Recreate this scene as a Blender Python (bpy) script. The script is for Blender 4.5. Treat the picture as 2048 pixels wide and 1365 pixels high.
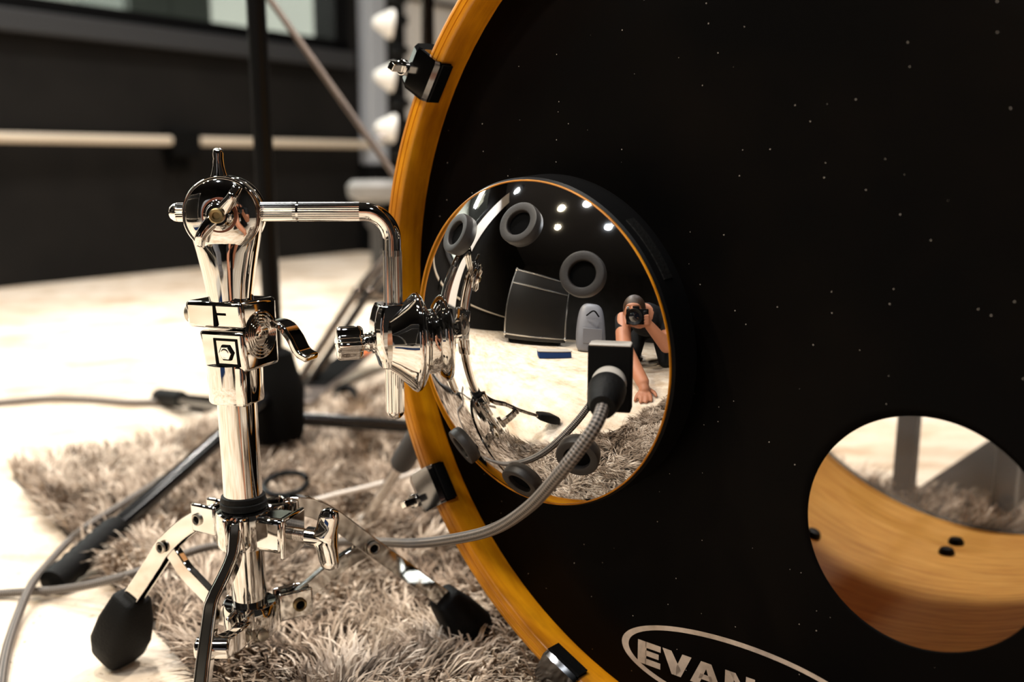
import bpy, bmesh, math, random
import numpy as np
from mathutils import Vector as V, Matrix as M

for o in list(bpy.data.objects):
    bpy.data.objects.remove(o)
scene = bpy.context.scene
COL = scene.collection
rnd = random.Random(7)
PI = math.pi

# ------------------------------------------------------------------ camera
F = 2050.0; H = 0.40; PITCH = math.radians(9.75)
cp, sp = math.cos(PITCH), math.sin(PITCH)
CAM = V((0, 0, H))
cd = bpy.data.cameras.new('camera'); cam = bpy.data.objects.new('camera', cd); COL.objects.link(cam)
cam.location = CAM; cam.rotation_euler = (PI/2-PITCH, 0, 0)
cd.sensor_width = 36; cd.lens = F/2048*36; cd.clip_start = .004; cd.clip_end = 60
cd.dof.use_dof = True; cd.dof.focus_distance = .68; cd.dof.aperture_fstop = 4.4
scene.camera = cam

# ------------------------------------------------------------------ world, exposure, lamps
w = bpy.data.worlds.new('world'); scene.world = w; w.use_nodes = True
w.node_tree.nodes['Background'].inputs[0].default_value = (.02, .02, .022, 1)
scene.view_settings.view_transform = 'Standard'; scene.view_settings.look = 'None'
scene.view_settings.exposure = -1.15; scene.view_settings.gamma = 1
CEIL = 2.75
# (x, y, watts, colour) ceiling downlights
LAMPS = [(-.95, -.10, 44, (1, .97, .93)), (-.74, -.95, 40, (.9, .95, 1)), (-1.5, .10, 50, (1, .86, .62)),
         (-1.9, -.38, 45, (1, .86, .62)), (-.55, 1.15, 62, (1, .95, .88)), (-1.15, 2.3, 62, (1, .95, .88)),
         (.75, 2.0, 100, (1, .95, .88)), (-.2, 3.3, 55, (1, .95, .88)), (.45, -.75, 18, (.9, .95, 1)), (1.9, 3.1, 50, (1, .95, .88)), (-2.1, 1.65, 45, (.95, .97, 1))]  # last lamp is added just to brighten the white pillar

def pix(px, py, depth):
    x = (px-1024)/F*depth; up = -(py-682.5)/F*depth
    return V((x, depth*cp+up*sp, H-depth*sp+up*cp))
def ray(px, py):
    return (pix(px, py, 1)-CAM).normalized()
def onplane(px, py, p0, n):
    d = ray(px, py); return CAM+d*((V(p0)-CAM).dot(n)/d.dot(n))
def onfloor(px, py, z=0.):
    return onplane(px, py, V((0, 0, z)), V((0, 0, 1)))
def proj(p):
    q = V(p)-CAM; fw = q.y*cp-q.z*sp; up = q.y*sp+q.z*cp
    return 1024+F*q.x/fw, 682.5-F*up/fw

# ------------------------------------------------------------------ materials
MATS = {}
def nodes(name):
    m = bpy.data.materials.new(name); m.use_nodes = True
    nt = m.node_tree; b = nt.nodes['Principled BSDF']; MATS[name] = m
    return m, nt, b
def mat(name, col, rough=.5, metal=0., spec=.5, coat=0., bump=0., bscale=60., var=0., vscale=20.):
    m, nt, b = nodes(name)
    b.inputs['Base Color'].default_value = (*col, 1); b.inputs['Roughness'].default_value = rough
    b.inputs['Metallic'].default_value = metal; b.inputs['Specular IOR Level'].default_value = spec
    b.inputs['Coat Weight'].default_value = coat
    tc = nt.nodes.new('ShaderNodeTexCoord')
    if bump:
        n = nt.nodes.new('ShaderNodeTexNoise'); n.inputs['Scale'].default_value = bscale; n.inputs['Detail'].default_value = 4
        nt.links.new(tc.outputs['Object'], n.inputs['Vector'])
        bp = nt.nodes.new('ShaderNodeBump'); bp.inputs['Strength'].default_value = bump; bp.inputs['Distance'].default_value = .002
        nt.links.new(n.outputs[0], bp.inputs['Height']); nt.links.new(bp.outputs[0], b.inputs['Normal'])
    if var:
        n = nt.nodes.new('ShaderNodeTexNoise'); n.inputs['Scale'].default_value = vscale; n.inputs['Detail'].default_value = 6
        nt.links.new(tc.outputs['Object'], n.inputs['Vector'])
        r = nt.nodes.new('ShaderNodeValToRGB')
        r.color_ramp.elements[0].position = .3; r.color_ramp.elements[1].position = .7
        r.color_ramp.elements[0].color = (*[c*(1-var) for c in col], 1); r.color_ramp.elements[1].color = (*[min(1, c*(1+var)) for c in col], 1)
        nt.links.new(n.outputs[0], r.inputs[0]); nt.links.new(r.outputs[0], b.inputs['Base Color'])
    return m
def ramp(nt, stops):
    r = nt.nodes.new('ShaderNodeValToRGB'); e = r.color_ramp.elements
    while len(e) < len(stops): e.new(.5)
    for k, (p, c) in enumerate(stops): e[k].position = p; e[k].color = (*c, 1)
    return r
def noise(nt, vec, scale, detail=4, mapscale=None, rough=.55):
    n = nt.nodes.new('ShaderNodeTexNoise'); n.inputs['Scale'].default_value = scale; n.inputs['Detail'].default_value = detail
    n.inputs['Roughness'].default_value = rough
    if mapscale:
        mp = nt.nodes.new('ShaderNodeMapping'); mp.inputs['Scale'].default_value = mapscale
        nt.links.new(vec, mp.inputs[0]); vec = mp.outputs[0]
    nt.links.new(vec, n.inputs['Vector']); return n
def mixc(nt, fac, a, b, mode='MIX'):
    x = nt.nodes.new('ShaderNodeMix'); x.data_type = 'RGBA'; x.blend_type = mode
    for s, v in ((0, fac), (6, a), (7, b)):
        if hasattr(v, 'links') or hasattr(v, 'is_linked'): nt.links.new(v, x.inputs[s])
        else: x.inputs[s].default_value = v if s == 0 else (*v, 1)
    return x.outputs[2]

mat('chrome', (.66, .645, .625), .04, 1.)
mat('dome_chrome', (.86, .85, .835), .025, 1.)
mat('chrome_soft', (.80, .78, .755), .16, 1.)
mat('knurl', (.84, .82, .79), .12, 1.)
mat('steel_dull', (.45, .42, .37), .35, 1.)
mat('brass_dark', (.30, .23, .12), .35, 1.)
mat('rubber', (.0025, .0025, .0025), .62, spec=.14, bump=.25, bscale=500)
mat('grommet', (.020, .017, .016), .5, spec=.4, bump=.06, bscale=900)
mat('black_paint', (.003, .003, .0033), .40, spec=.13)
mat('black_gloss', (.004, .004, .0045), .16, spec=.5)
mat('black_matte', (.003, .003, .003), .8, spec=.08)
mat('void_black', (.002, .002, .002), .9, spec=.05)
mat('washer_brown', (.16, .045, .022), .5)
mat('claw_chrome', (.20, .20, .205), .12, 1.)
mat('wall_black', (.0055, .0046, .004), .75, spec=.2, bump=.25, bscale=180, var=.35, vscale=5)
mat('wall_dark', (.020, .019, .019), .7, spec=.25, bump=.2, bscale=90, var=.2, vscale=4)
mat('frame_dark', (.034, .035, .038), .45, spec=.4)
mat('post_grey', (.42, .45, .50), .35, spec=.5)
mat('pedestal_grey', (.22, .21, .20), .5)
mat('rail_cream', (.62, .53, .42), .35, spec=.4)
mat('ceiling_black', (.018, .018, .02), .8, spec=.2, bump=.2, bscale=30)
mat('white_panel', (.80, .77, .73), .6, spec=.3)
mat('room_grey', (.62, .63, .59), .8)
mat('room_dark', (.10, .11, .10), .7)
mat('case_black', (.010, .009, .008), .28, spec=.5, bump=.15, bscale=300)
mat('aluminium', (.72, .70, .66), .22, 1.)
mat('blue_cloth', (.008, .035, .14), .75, spec=.2, bump=.3, bscale=300)
mat('bag_grey', (.16, .16, .18), .45, spec=.5, bump=.5, bscale=22)
mat('skin', (.40, .165, .09), .5, spec=.35)
mat('tshirt', (.008, .008, .009), .85, spec=.15, bump=.3, bscale=120)
mat('hair', (.035, .017, .008), .5, bump=.6, bscale=160)
mat('lens_glass', (.005, .006, .010), .05, spec=.8, coat=1)
mat('cream_plastic', (.45, .42, .38), .4)
mat('logo_print', (.52, .42, .34), .7, spec=.2, var=.15, vscale=160)
mat('orange_reflection', (.75, .16, .03), .5)  # colour of a reflection painted on the hi-hat footboard
mat('boom_grey', (.095, .07, .056), .45, metal=.6)
mat('soft_cable', (.16, .135, .115), .6)
mat('white_cable', (.62, .57, .52), .5)
mat('rug_backing', (.06, .048, .038), .95)
mat('old_chrome', (.15, .12, .10), .18, 1.)
mat('footboard', (.17, .14, .125), .38, metal=.7)

def wood_hoop():
    m, nt, b = nodes('hoop_wood')
    uv = nt.nodes.new('ShaderNodeUVMap').outputs[0]
    n1 = noise(nt, uv, 1.0, 6, (16, 60, 1)); n2 = noise(nt, uv, 1.0, 4, (46, 40, 1)); n3 = noise(nt, uv, 1, 8, (60, 900, 1))
    r = ramp(nt, [(.25, (.36, .118, .001)), (.5, (.62, .238, .002)), (.78, (.84, .375, .005))])
    nt.links.new(n1.outputs[0], r.inputs[0])
    r2 = ramp(nt, [(.3, (.72, .66, .55)), (.65, (1.05, 1.05, 1.0))]); nt.links.new(n2.outputs[0], r2.inputs[0])
    r3 = ramp(nt, [(.35, (.92, .89, .86)), (.6, (1, 1, 1))]); nt.links.new(n3.outputs[0], r3.inputs[0])
    c = mixc(nt, 1., r.outputs[0], r2.outputs[0], 'MULTIPLY'); c = mixc(nt, 1., c, r3.outputs[0], 'MULTIPLY')
    nt.links.new(c, b.inputs['Base Color']); b.inputs['Roughness'].default_value = .42
    b.inputs['Coat Weight'].default_value = .18; b.inputs['Coat Roughness'].default_value = .15; b.inputs['Specular IOR Level'].default_value = .3
wood_hoop()
def wood_shell():
    m, nt, b = nodes('shell_wood')
    uv = nt.nodes.new('ShaderNodeUVMap').outputs[0]
    n1 = noise(nt, uv, 1.0, 6, (30, 160, 1)); n2 = noise(nt, uv, 1, 4, (16, 9, 1))
    r = ramp(nt, [(.3, (.60, .285, .05)), (.55, (.76, .41, .09)), (.8, (.87, .53, .15))])
    nt.links.new(n1.outputs[0], r.inputs[0])
    r2 = ramp(nt, [(.3, (.78, .72, .66)), (.7, (1, 1, 1))]); nt.links.new(n2.outputs[0], r2.inputs[0])
    nt.links.new(mixc(nt, 1., r.outputs[0], r2.outputs[0], 'MULTIPLY'), b.inputs['Base Color'])
    b.inputs['Roughness'].default_value = .5; b.inputs['Specular IOR Level'].default_value = .3
wood_shell()
def head_film():
    m, nt, b = nodes('head_black')
    tc = nt.nodes.new('ShaderNodeTexCoord').outputs['Object']
    v = nt.nodes.new('ShaderNodeTexVoronoi'); v.inputs['Scale'].default_value = 150; v.inputs['Randomness'].default_value = 1
    nt.links.new(tc, v.inputs['Vector'])
    lt = nt.nodes.new('ShaderNodeMath'); lt.operation = 'LESS_THAN'; lt.inputs[1].default_value = .06
    nt.links.new(v.outputs['Distance'], lt.inputs[0])
    sx = nt.nodes.new('ShaderNodeSeparateColor'); nt.links.new(v.outputs['Color'], sx.inputs[0])
    gt = nt.nodes.new('ShaderNodeMath'); gt.operation = 'GREATER_THAN'; gt.inputs[1].default_value = .62
    nt.links.new(sx.outputs[0], gt.inputs[0])
    mu = nt.nodes.new('ShaderNodeMath'); mu.operation = 'MULTIPLY'
    nt.links.new(lt.outputs[0], mu.inputs[0]); nt.links.new(gt.outputs[0], mu.inputs[1])
    n = noise(nt, tc, 9, 5); r = ramp(nt, [(.4, (.0012, .001, .001)), (.75, (.0032, .0022, .0016))]); nt.links.new(n.outputs[0], r.inputs[0])
    nt.links.new(mixc(nt, mu.outputs[0], r.outputs[0], (.30, .27, .24)), b.inputs['Base Color'])
    b.inputs['Roughness'].default_value = .55; b.inputs['Specular IOR Level'].default_value = .04
head_film()
def film_clear():
    m, nt, b = nodes('head_clear')
    o = nt.nodes['Material Output']
    t = nt.nodes.new('ShaderNodeBsdfTransparent'); t.inputs[0].default_value = (.93, .90, .87, 1)
    g = nt.nodes.new('ShaderNodeBsdfGlossy'); g.inputs['Roughness'].default_value = .12
    d = nt.nodes.new('ShaderNodeBsdfTranslucent'); d.inputs[0].default_value = (.8, .75, .7, 1)
    a = nt.nodes.new('ShaderNodeMixShader'); a.inputs[0].default_value = .13
    nt.links.new(t.outputs[0], a.inputs[1]); nt.links.new(d.outputs[0], a.inputs[2])
    c = nt.nodes.new('ShaderNodeMixShader'); c.inputs[0].default_value = .05
    nt.links.new(a.outputs[0], c.inputs[1]); nt.links.new(g.outputs[0], c.inputs[2]); nt.links.new(c.outputs[0], o.inputs[0])
film_clear()
def glass():
    m, nt, b = nodes('window_glass')
    o = nt.nodes['Material Output']
    t = nt.nodes.new('ShaderNodeBsdfTransparent'); t.inputs[0].default_value = (.93, .95, .93, 1)
    g = nt.nodes.new('ShaderNodeBsdfGlossy'); g.inputs['Roughness'].default_value = .01
    c = nt.nodes.new('ShaderNodeMixShader'); c.inputs[0].default_value = .07
    nt.links.new(t.outputs[0], c.inputs[1]); nt.links.new(g.outputs[0], c.inputs[2]); nt.links.new(c.outputs[0], o.inputs[0])
glass()
def concrete():
    m, nt, b = nodes('concrete')
    tc = nt.nodes.new('ShaderNodeTexCoord').outputs['Object']
    n1 = noise(nt, tc, 3.2, 8, (1, 2.2, 1), .62); n2 = noise(nt, tc, 160, 4); n3 = noise(nt, tc, 14, 7)
    r = ramp(nt, [(.34, (.56, .42, .29)), (.47, (.76, .64, .51)), (.62, (.84, .745, .63))]); nt.links.new(n1.outputs[0], r.inputs[0])
    r2 = ramp(nt, [(.27, (.42, .36, .30)), (.40, (1, 1, 1))]); nt.links.new(n2.outputs[0], r2.inputs[0])
    r3 = ramp(nt, [(.33, (.80, .74, .67)), (.55, (1, 1, 1))]); nt.links.new(n3.outputs[0], r3.inputs[0])
    c = mixc(nt, 1., r.outputs[0], r2.outputs[0], 'MULTIPLY'); c = mixc(nt, 1., c, r3.outputs[0], 'MULTIPLY')
    nt.links.new(c, b.inputs['Base Color']); b.inputs['Roughness'].default_value = .55; b.inputs['Specular IOR Level'].default_value = .25
    bp = nt.nodes.new('ShaderNodeBump'); bp.inputs['Strength'].default_value = .15; bp.inputs['Distance'].default_value = .001
    nt.links.new(n2.outputs[0], bp.inputs['Height']); nt.links.new(bp.outputs[0], b.inputs['Normal'])
concrete()
def pile_mat():
    m, nt, b = nodes('rug_pile')
    a = nt.nodes.new('ShaderNodeAttribute'); a.attribute_name = 'tint'
    r = ramp(nt, [(0., (.022, .013, .008)), (.36, (.20, .138, .095)), (.68, (.50, .395, .305)), (1., (.80, .68, .56))])
    nt.links.new(a.outputs['Fac'], r.inputs[0]); nt.links.new(r.outputs[0], b.inputs['Base Color'])
    b.inputs['Roughness'].default_value = .7; b.inputs['Specular IOR Level'].default_value = .2
pile_mat()
def braid(name, dark, light, uscale):
    m, nt, b = nodes(name)
    uv = nt.nodes.new('ShaderNodeUVMap').outputs[0]
    sep = nt.nodes.new('ShaderNodeSeparateXYZ'); nt.links.new(uv, sep.inputs[0])
    def wave(sgn):
        m1 = nt.nodes.new('ShaderNodeMath'); m1.operation = 'MULTIPLY'; m1.inputs[1].default_value = uscale; nt.links.new(sep.outputs[0], m1.inputs[0])
        m2 = nt.nodes.new('ShaderNodeMath'); m2.operation = 'MULTIPLY'; m2.inputs[1].default_value = sgn*2*PI*4; nt.links.new(sep.outputs[1], m2.inputs[0])
        a = nt.nodes.new('ShaderNodeMath'); a.operation = 'ADD'; nt.links.new(m1.outputs[0], a.inputs[0]); nt.links.new(m2.outputs[0], a.inputs[1])
        s = nt.nodes.new('ShaderNodeMath'); s.operation = 'SINE'; nt.links.new(a.outputs[0], s.inputs[0]); return s
    p = nt.nodes.new('ShaderNodeMath'); p.operation = 'MULTIPLY'; nt.links.new(wave(1).outputs[0], p.inputs[0]); nt.links.new(wave(-1).outputs[0], p.inputs[1])
    mr = nt.nodes.new('ShaderNodeMapRange'); mr.inputs[1].default_value = -.5; mr.inputs[2].default_value = .5; nt.links.new(p.outputs[0], mr.inputs[0])
    nt.links.new(mixc(nt, mr.outputs[0], dark, light), b.inputs['Base Color'])
    bp = nt.nodes.new('ShaderNodeBump'); bp.inputs['Strength'].default_value = .8; bp.inputs['Distance'].default_value = .0006
    nt.links.new(mr.outputs[0], bp.inputs['Height']); nt.links.new(bp.outputs[0], b.inputs['Normal'])
    b.inputs['Roughness'].default_value = .5
braid('braid_cable', (.008, .007, .006), (.23, .195, .17), 1400.)

# ------------------------------------------------------------------ mesh builder
def frame(o, z, xh=(1, 0, 0)):
    z = V(z).normalized(); x = V(xh); x = (x-z*x.dot(z))
    if x.length < 1e-5: x = V((0, 1, 0)); x = x-z*x.dot(z)
    x.normalize(); y = z.cross(x)
    return M(((x.x, y.x, z.x, o[0]), (x.y, y.y, z.y, o[1]), (x.z, y.z, z.z, o[2]), (0, 0, 0, 1)))
I4 = M.Identity(4)
class MB:
    def __init__(s): s.v = []; s.f = []; s.uv = {}
    def add(s, vs, fs, mtx=I4, uvs=None):
        b = len(s.v); s.v += [mtx @ V(p) for p in vs]
        for k, f in enumerate(fs):
            s.f.append(tuple(b+i for i in f))
            if uvs: s.uv[len(s.f)-1] = uvs[k]
        return s
    def box(s, size, mtx=I4, c=(0, 0, 0)):
        x, y, z = (q/2 for q in size)
        vs = [(c[0]+a*x, c[1]+b*y, c[2]+d*z) for a in (-1, 1) for b in (-1, 1) for d in (-1, 1)]
        return s.add(vs, [(0, 1, 3, 2), (4, 6, 7, 5), (0, 4, 5, 1), (2, 3, 7, 6), (0, 2, 6, 4), (1, 5, 7, 3)], mtx)
    def lathe(s, prof, mtx=I4, seg=48, a0=0., a1=2*PI, close=False):
        full = abs(a1-a0-2*PI) < 1e-6; n = seg if full else seg+1
        vs = []; fs = []; uvs = []
        L = [0.]
        pr = list(prof)+([prof[0]] if close else [])
        for k in range(1, len(pr)): L.append(L[-1]+math.dist(pr[k], pr[k-1]))
        for r, z in prof:
            for k in range(n):
                a = a0+(a1-a0)*k/seg; vs.append((r*math.cos(a), r*math.sin(a), z))
        m = len(prof); rows = m if close else m-1
        for j in range(rows):
            j2 = (j+1) % m
            for k in range(seg):
                k2 = (k+1) % n
                fs.append((j*n+k, j*n+k2, j2*n+k2, j2*n+k))
                u0 = (a0+(a1-a0)*k/seg)/(2*PI); u1 = (a0+(a1-a0)*(k+1)/seg)/(2*PI)
                uvs.append(((u0, L[j]), (u1, L[j]), (u1, L[j+1]), (u0, L[j+1])))
        if not close:
            if full and prof[0][0] > 1e-6 and prof[0][0] < .0: pass
        return s.add(vs, fs, mtx, uvs)
    def cyl(s, p, q, r, r2=None, seg=24, cap=True):
        p, q = V(p), V(q); h = (q-p).length; r2 = r if r2 is None else r2
        pr = [(r, 0), (r2, h)]
        if cap: pr = [(1e-5, 0)]+pr+[(1e-5, h)]
        return s.lathe(pr, frame(p, q-p, (0.31, .17, .9)), seg)
    def tube(s, pts, rad, seg=14, cap=True):
        pts = [V(p) for p in pts]; n = len(pts)
        rr = rad if isinstance(rad, (list, tuple)) else [rad]*n
        x = None; vs = []; fs = []; uvs = []; L = [0.]
        for k in range(1, n): L.append(L[-1]+(pts[k]-pts[k-1]).length)
        for k in range(n):
            t = (pts[min(k+1, n-1)]-pts[max(k-1, 0)]).normalized()
            if x is None:
                x = t.orthogonal().normalized()
            x = (x-t*x.dot(t)).normalized(); y = t.cross(x)
            for j in range(seg):
                a = 2*PI*j/seg; vs.append(pts[k]+(x*math.cos(a)+y*math.sin(a))*rr[k])
        for k in range(n-1):
            for j in range(seg):
                j2 = (j+1) % seg
                fs.append((k*seg+j, k*seg+j2, (k+1)*seg+j2, (k+1)*seg+j))
                uvs.append(((L[k], j/seg), (L[k], (j+1)/seg), (L[k+1], (j+1)/seg), (L[k+1], j/seg)))
        if cap:
            fs.append(tuple(range(seg-1, -1, -1))); uvs.append(((0, 0),)*seg)
            fs.append(tuple((n-1)*seg+j for j in range(seg))); uvs.append(((0, 0),)*seg)
        return s.add(vs, fs, I4, uvs)
    def prism(s, poly, h, mtx=I4, z0=0.):
        n = len(poly); vs = [(x, y, z0) for x, y in poly]+[(x, y, z0+h) for x, y in poly]
        fs = [tuple(range(n-1, -1, -1)), tuple(range(n, 2*n))]+[(k, (k+1) % n, n+(k+1) % n, n+k) for k in range(n)]
        return s.add(vs, fs, mtx)
    def loft(s, secs, cap=True):
        n = len(secs[0]); vs = [p for c in secs for p in c]; fs = []
        for k in range(len(secs)-1):
            for j in range(n):
                j2 = (j+1) % n; fs.append((k*n+j, k*n+j2, (k+1)*n+j2, (k+1)*n+j))
        if cap: fs += [tuple(range(n-1, -1, -1)), tuple((len(secs)-1)*n+j for j in range(n))]
        return s.add(vs, fs)
    def ball(s, c, r, seg=20, sc=(1, 1, 1)):
        pr = [(max(1e-5, r*math.sin(PI*k/12)), -r*math.cos(PI*k/12)) for k in range(13)]
        return s.lathe(pr, M.Translation(V(c)) @ M.Diagonal((*sc, 1)), seg)
    def strip(s, pts, wdir, wid, thk):
        """flat bar along pts; width along wdir, thickness across"""
        pts = [V(p) for p in pts]; wd = V(wdir).normalized(); secs = []
        ww = wid if isinstance(wid, (list, tuple)) else [wid]*len(pts)
        for k, p in enumerate(pts):
            t = (pts[min(k+1, len(pts)-1)]-pts[max(k-1, 0)]).normalized()
            wv = (wd-t*wd.dot(t)).normalized(); nv = t.cross(wv)
            a, b = wv*ww[k]/2, nv*thk/2
            secs.append([p-a-b, p+a-b, p+a+b, p-a+b])
        return s.loft(secs)
    def build(s, name, m, parent=None, bevel=0., sharp=35, sub=0, solid=0., label=None, smooth=True, seg=2):
        me = bpy.data.meshes.new(name); off = parent_loc(parent)
        me.from_pydata([tuple(p-off) for p in s.v], [], s.f)
        if s.uv:
            ul = me.uv_layers.new(name='UVMap')
            for k, uvs in s.uv.items():
                po = me.polygons[k]
                for li, c in zip(po.loop_indices, uvs): ul.data[li].uv = c
        me.validate()
        bm = bmesh.new(); bm.from_mesh(me); bmesh.ops.remove_doubles(bm, verts=bm.verts, dist=2e-5)
        bmesh.ops.recalc_face_normals(bm, faces=bm.faces); bm.to_mesh(me); bm.free()
        if smooth:
            me.polygons.foreach_set('use_smooth', [True]*len(me.polygons)); me.set_sharp_from_angle(angle=math.radians(sharp))
        me.materials.append(MATS[m])
        o = bpy.data.objects.new(name, me); COL.objects.link(o)
        if parent is not None: o.parent = parent
        if solid:
            md = o.modifiers.new('s', 'SOLIDIFY'); md.thickness = solid; md.offset = 0
        if bevel:
            md = o.modifiers.new('b', 'BEVEL'); md.width = bevel; md.segments = seg; md.limit_method = 'ANGLE'; md.angle_limit = math.radians(30)
        if sub:
            md = o.modifiers.new('u', 'SUBSURF'); md.levels = sub; md.render_levels = sub
        if label: o['label'] = label
        return o
def parent_loc(o):
    p = V((0, 0, 0))
    while o is not None: p = p+o.location; o = o.parent
    return p
def thing(name, loc, label, cat, group=None):
    o = bpy.data.objects.new(name, None); COL.objects.link(o); o.location = loc; o.empty_display_size = .05
    o['label'] = label; o['category'] = cat
    if group: o['group'] = group
    return o
def tag(o, label, cat, group=None):
    o['label'] = label; o['category'] = cat
    if group: o['group'] = group
    return o
def struct(o): o['kind'] = 'structure'; return o
def smooth_path(pts, n=12):
    """Catmull-Rom through pts"""
    pts = [V(p) for p in pts]; out = []
    P = [pts[0]*2-pts[1]]+pts+[pts[-1]*2-pts[-2]]
    for k in range(1, len(P)-2):
        a, b, c, d = P[k-1], P[k], P[k+1], P[k+2]
        for j in range(n):
            t = j/n
            out.append(.5*((2*b)+(c-a)*t+(2*a-5*b+4*c-d)*t*t+(3*b-a-3*c+d)*t**3))
    out.append(pts[-1]); return out
def sell(c, ex, ey, a, b, n=32, p=2.):
    """super-ellipse section"""
    r = []
    for k in range(n):
        t = 2*PI*k/n; ct, st = math.cos(t), math.sin(t)
        r.append(c+ex*(a*math.copysign(abs(ct)**(2/p), ct))+ey*(b*math.copysign(abs(st)**(2/p), st)))
    return r
def text_mesh(mb, txt, size, mtx, bold=0., ext=.0004, sx=1.):
    cu = bpy.data.curves.new('t', 'FONT'); cu.body = txt; cu.size = size; cu.extrude = ext; cu.offset = bold; cu.align_x = 'CENTER'; cu.align_y = 'CENTER'
    cu.resolution_u = 4
    o = bpy.data.objects.new('t', cu); COL.objects.link(o)
    dg = bpy.context.evaluated_depsgraph_get(); me = o.evaluated_get(dg).to_mesh()
    mb.add([tuple((v.co.x*sx, v.co.y, v.co.z)) for v in me.vertices], [tuple(p.vertices) for p in me.polygons], mtx)
    bpy.data.objects.remove(o); bpy.data.curves.remove(cu)

exec_parts = []
del exec_parts
# ================================================================== the room
W0 = V((-1.6843, 3.3525, 0)); WD = V((.56128, .82763, 0)); WN = V((.82763, -.56128, 0))
def RP(s, t, z): return W0+WD*s+WN*t+V((0, 0, z))
RF = M(((WD.x, WN.x, 0, W0.x), (WD.y, WN.y, 0, W0.y), (0, 0, 1, 0), (0, 0, 0, 1)))   # room frame (s, t, z); left-handed is fine for boxes
def rbox(mb, s0, s1, t0, t1, z0, z1):
    return mb.box((s1-s0, t1-t0, z1-z0), RF, ((s0+s1)/2, (t0+t1)/2, (z0+z1)/2))
S0, S1, T1 = -5.4, 4.6, 5.4
struct(rbox(MB(), S0-.1, S1+.1, -.12, T1+.1, -.1, 0).build('floor', 'concrete', smooth=False))
struct(rbox(MB(), S0-.1, S1+.1, -3.1, T1+.1, CEIL, CEIL+.1).build('ceiling', 'ceiling_black', smooth=False))
WS0, WS1, WZ0, WZ1 = -1.45, 1.69, .90, 2.15
m = MB(); rbox(m, S0, S1, -.12, 0, 0, WZ0-.04); rbox(m, S0, S1, -.12, 0, WZ1, CEIL); rbox(m, S0, WS0, -.12, 0, WZ0-.04, WZ1); rbox(m, WS1, S1, -.12, 0, WZ0-.04, WZ1)
wb = struct(m.build('wall_back', 'wall_black', smooth=False))
struct(rbox(MB(), S0, S1, T1, T1+.1, 0, CEIL).build('wall_front', 'wall_dark', smooth=False))
struct(rbox(MB(), S0-.1, S0, -.12, T1, 0, CEIL).build('wall_left', 'wall_dark', smooth=False))
struct(rbox(MB(), S1, S1+.1, -.12, T1, 0, CEIL).build('wall_right', 'wall_dark', smooth=False))
# control room window
wn = bpy.data.objects.new('window_1', None); COL.objects.link(wn); wn['kind'] = 'structure'; wn['label'] = 'wide control room window in the black wall'; wn.location = RP(0, 0, WZ0)
m = MB(); rbox(m, WS0, WS1, -.12, .012, WZ0-.005, WZ0+.045); rbox(m, WS0, WS1, -.12, .012, WZ1-.05, WZ1); rbox(m, WS0, WS0+.05, -.12, .012, WZ0, WZ1); rbox(m, WS1-.09, WS1, -.12, .012, WZ0, WZ1)
m.build('window_frame', 'black_paint', wn, bevel=.003)
rbox(MB(), WS0-.05, WS1, -.12, .045, WZ0-.075, WZ0-.005).build('window_sill', 'frame_dark', wn, bevel=.004)
rbox(MB(), WS0+.04, WS1-.08, -.07, -.06, WZ0+.03, WZ1-.03).build('pane', 'window_glass', wn, smooth=False)
# the lit room behind the window
m = MB(); rbox(m, WS0-.6, WS1+1.2, -3.1, -3.0, 0, CEIL); rbox(m, WS0-.7, WS0-.6, -3.1, -.12, 0, CEIL); rbox(m, WS1+1.2, WS1+1.3, -3.1, -.12, 0, CEIL); rbox(m, WS0-.6, WS1+1.2, -3.0, -.12, -.1, 0)
struct(m.build('wall_control_room', 'room_grey', smooth=False))
def cabinet(s, wd, h, t, mt, name, label, cat):
    o = thing(name, RP(s, t, 0), label, cat)
    m = MB(); rbox(m, s-wd/2, s+wd/2, t-.2, t+.2, .04, h); m.build('body', mt, o, bevel=.006)
    m = MB(); rbox(m, s-wd/2+.02, s-.005, t+.2, t+.215, .08, h-.04); d1 = m.build('door', mt, o, bevel=.003)
    m = MB(); rbox(m, s+.005, s+wd/2-.02, t+.2, t+.215, .08, h-.04); m.build('door', mt, o, bevel=.003)
    m = MB(); rbox(m, s-.04, s-.02, t+.215, t+.235, h*.5, h*.5+.12); m.build('handle', 'aluminium', d1)
cabinet(.75, .36, 1.55, -2.1, 'white_panel', 'tall_cabinet', 'tall pale cabinet behind the control room window', 'cabinet')
cabinet(1.75, .55, 1.5, -1.5, 'room_dark', 'equipment_rack', 'dark equipment rack behind the right end of the window', 'rack')
# handrail on the wall
hr = thing('wall_rail', RP(0, .05, .47), 'cream painted rail running along the black wall below the window', 'rail')
MB().cyl(RP(S0+.05, .055, .472), RP(1.86, .055, .492), .017, seg=20).build('rail_tube', 'rail_cream', hr)
for s in (-2.6, -.93, .723):
    m = MB(); rbox(m, s-.06, s+.06, 0, .085, .43, .53); rbox(m, s-.045, s+.045, 0, .03, .38, .44); m.build('bracket', 'black_matte', hr, bevel=.01)
MB().ball(RP(1.83, .06, .515), .032).build('rail_end_cap', 'chrome_soft', hr)
pst = thing('wall_post', RP(1.81, 0, 0), 'pale grey metal post at the end of the window', 'post')
m = MB(); rbox(m, 1.75, 1.87, .0, .075, .40, CEIL); m.build('post_body', 'post_grey', pst, bevel=.012)
m = MB(); rbox(m, 1.735, 1.885, .0, .09, 0, .40); m.build('post_foot', 'black_matte', pst, bevel=.008)
wpl = thing('white_pillar', RP(-1.75, 0, 0), 'white square pillar on the black wall beyond the left end of the window', 'pillar')
m = MB(); rbox(m, -1.95, -1.55, 0, .16, .30, CEIL); m.build('pillar_body', 'white_panel', wpl, bevel=.01)
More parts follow.
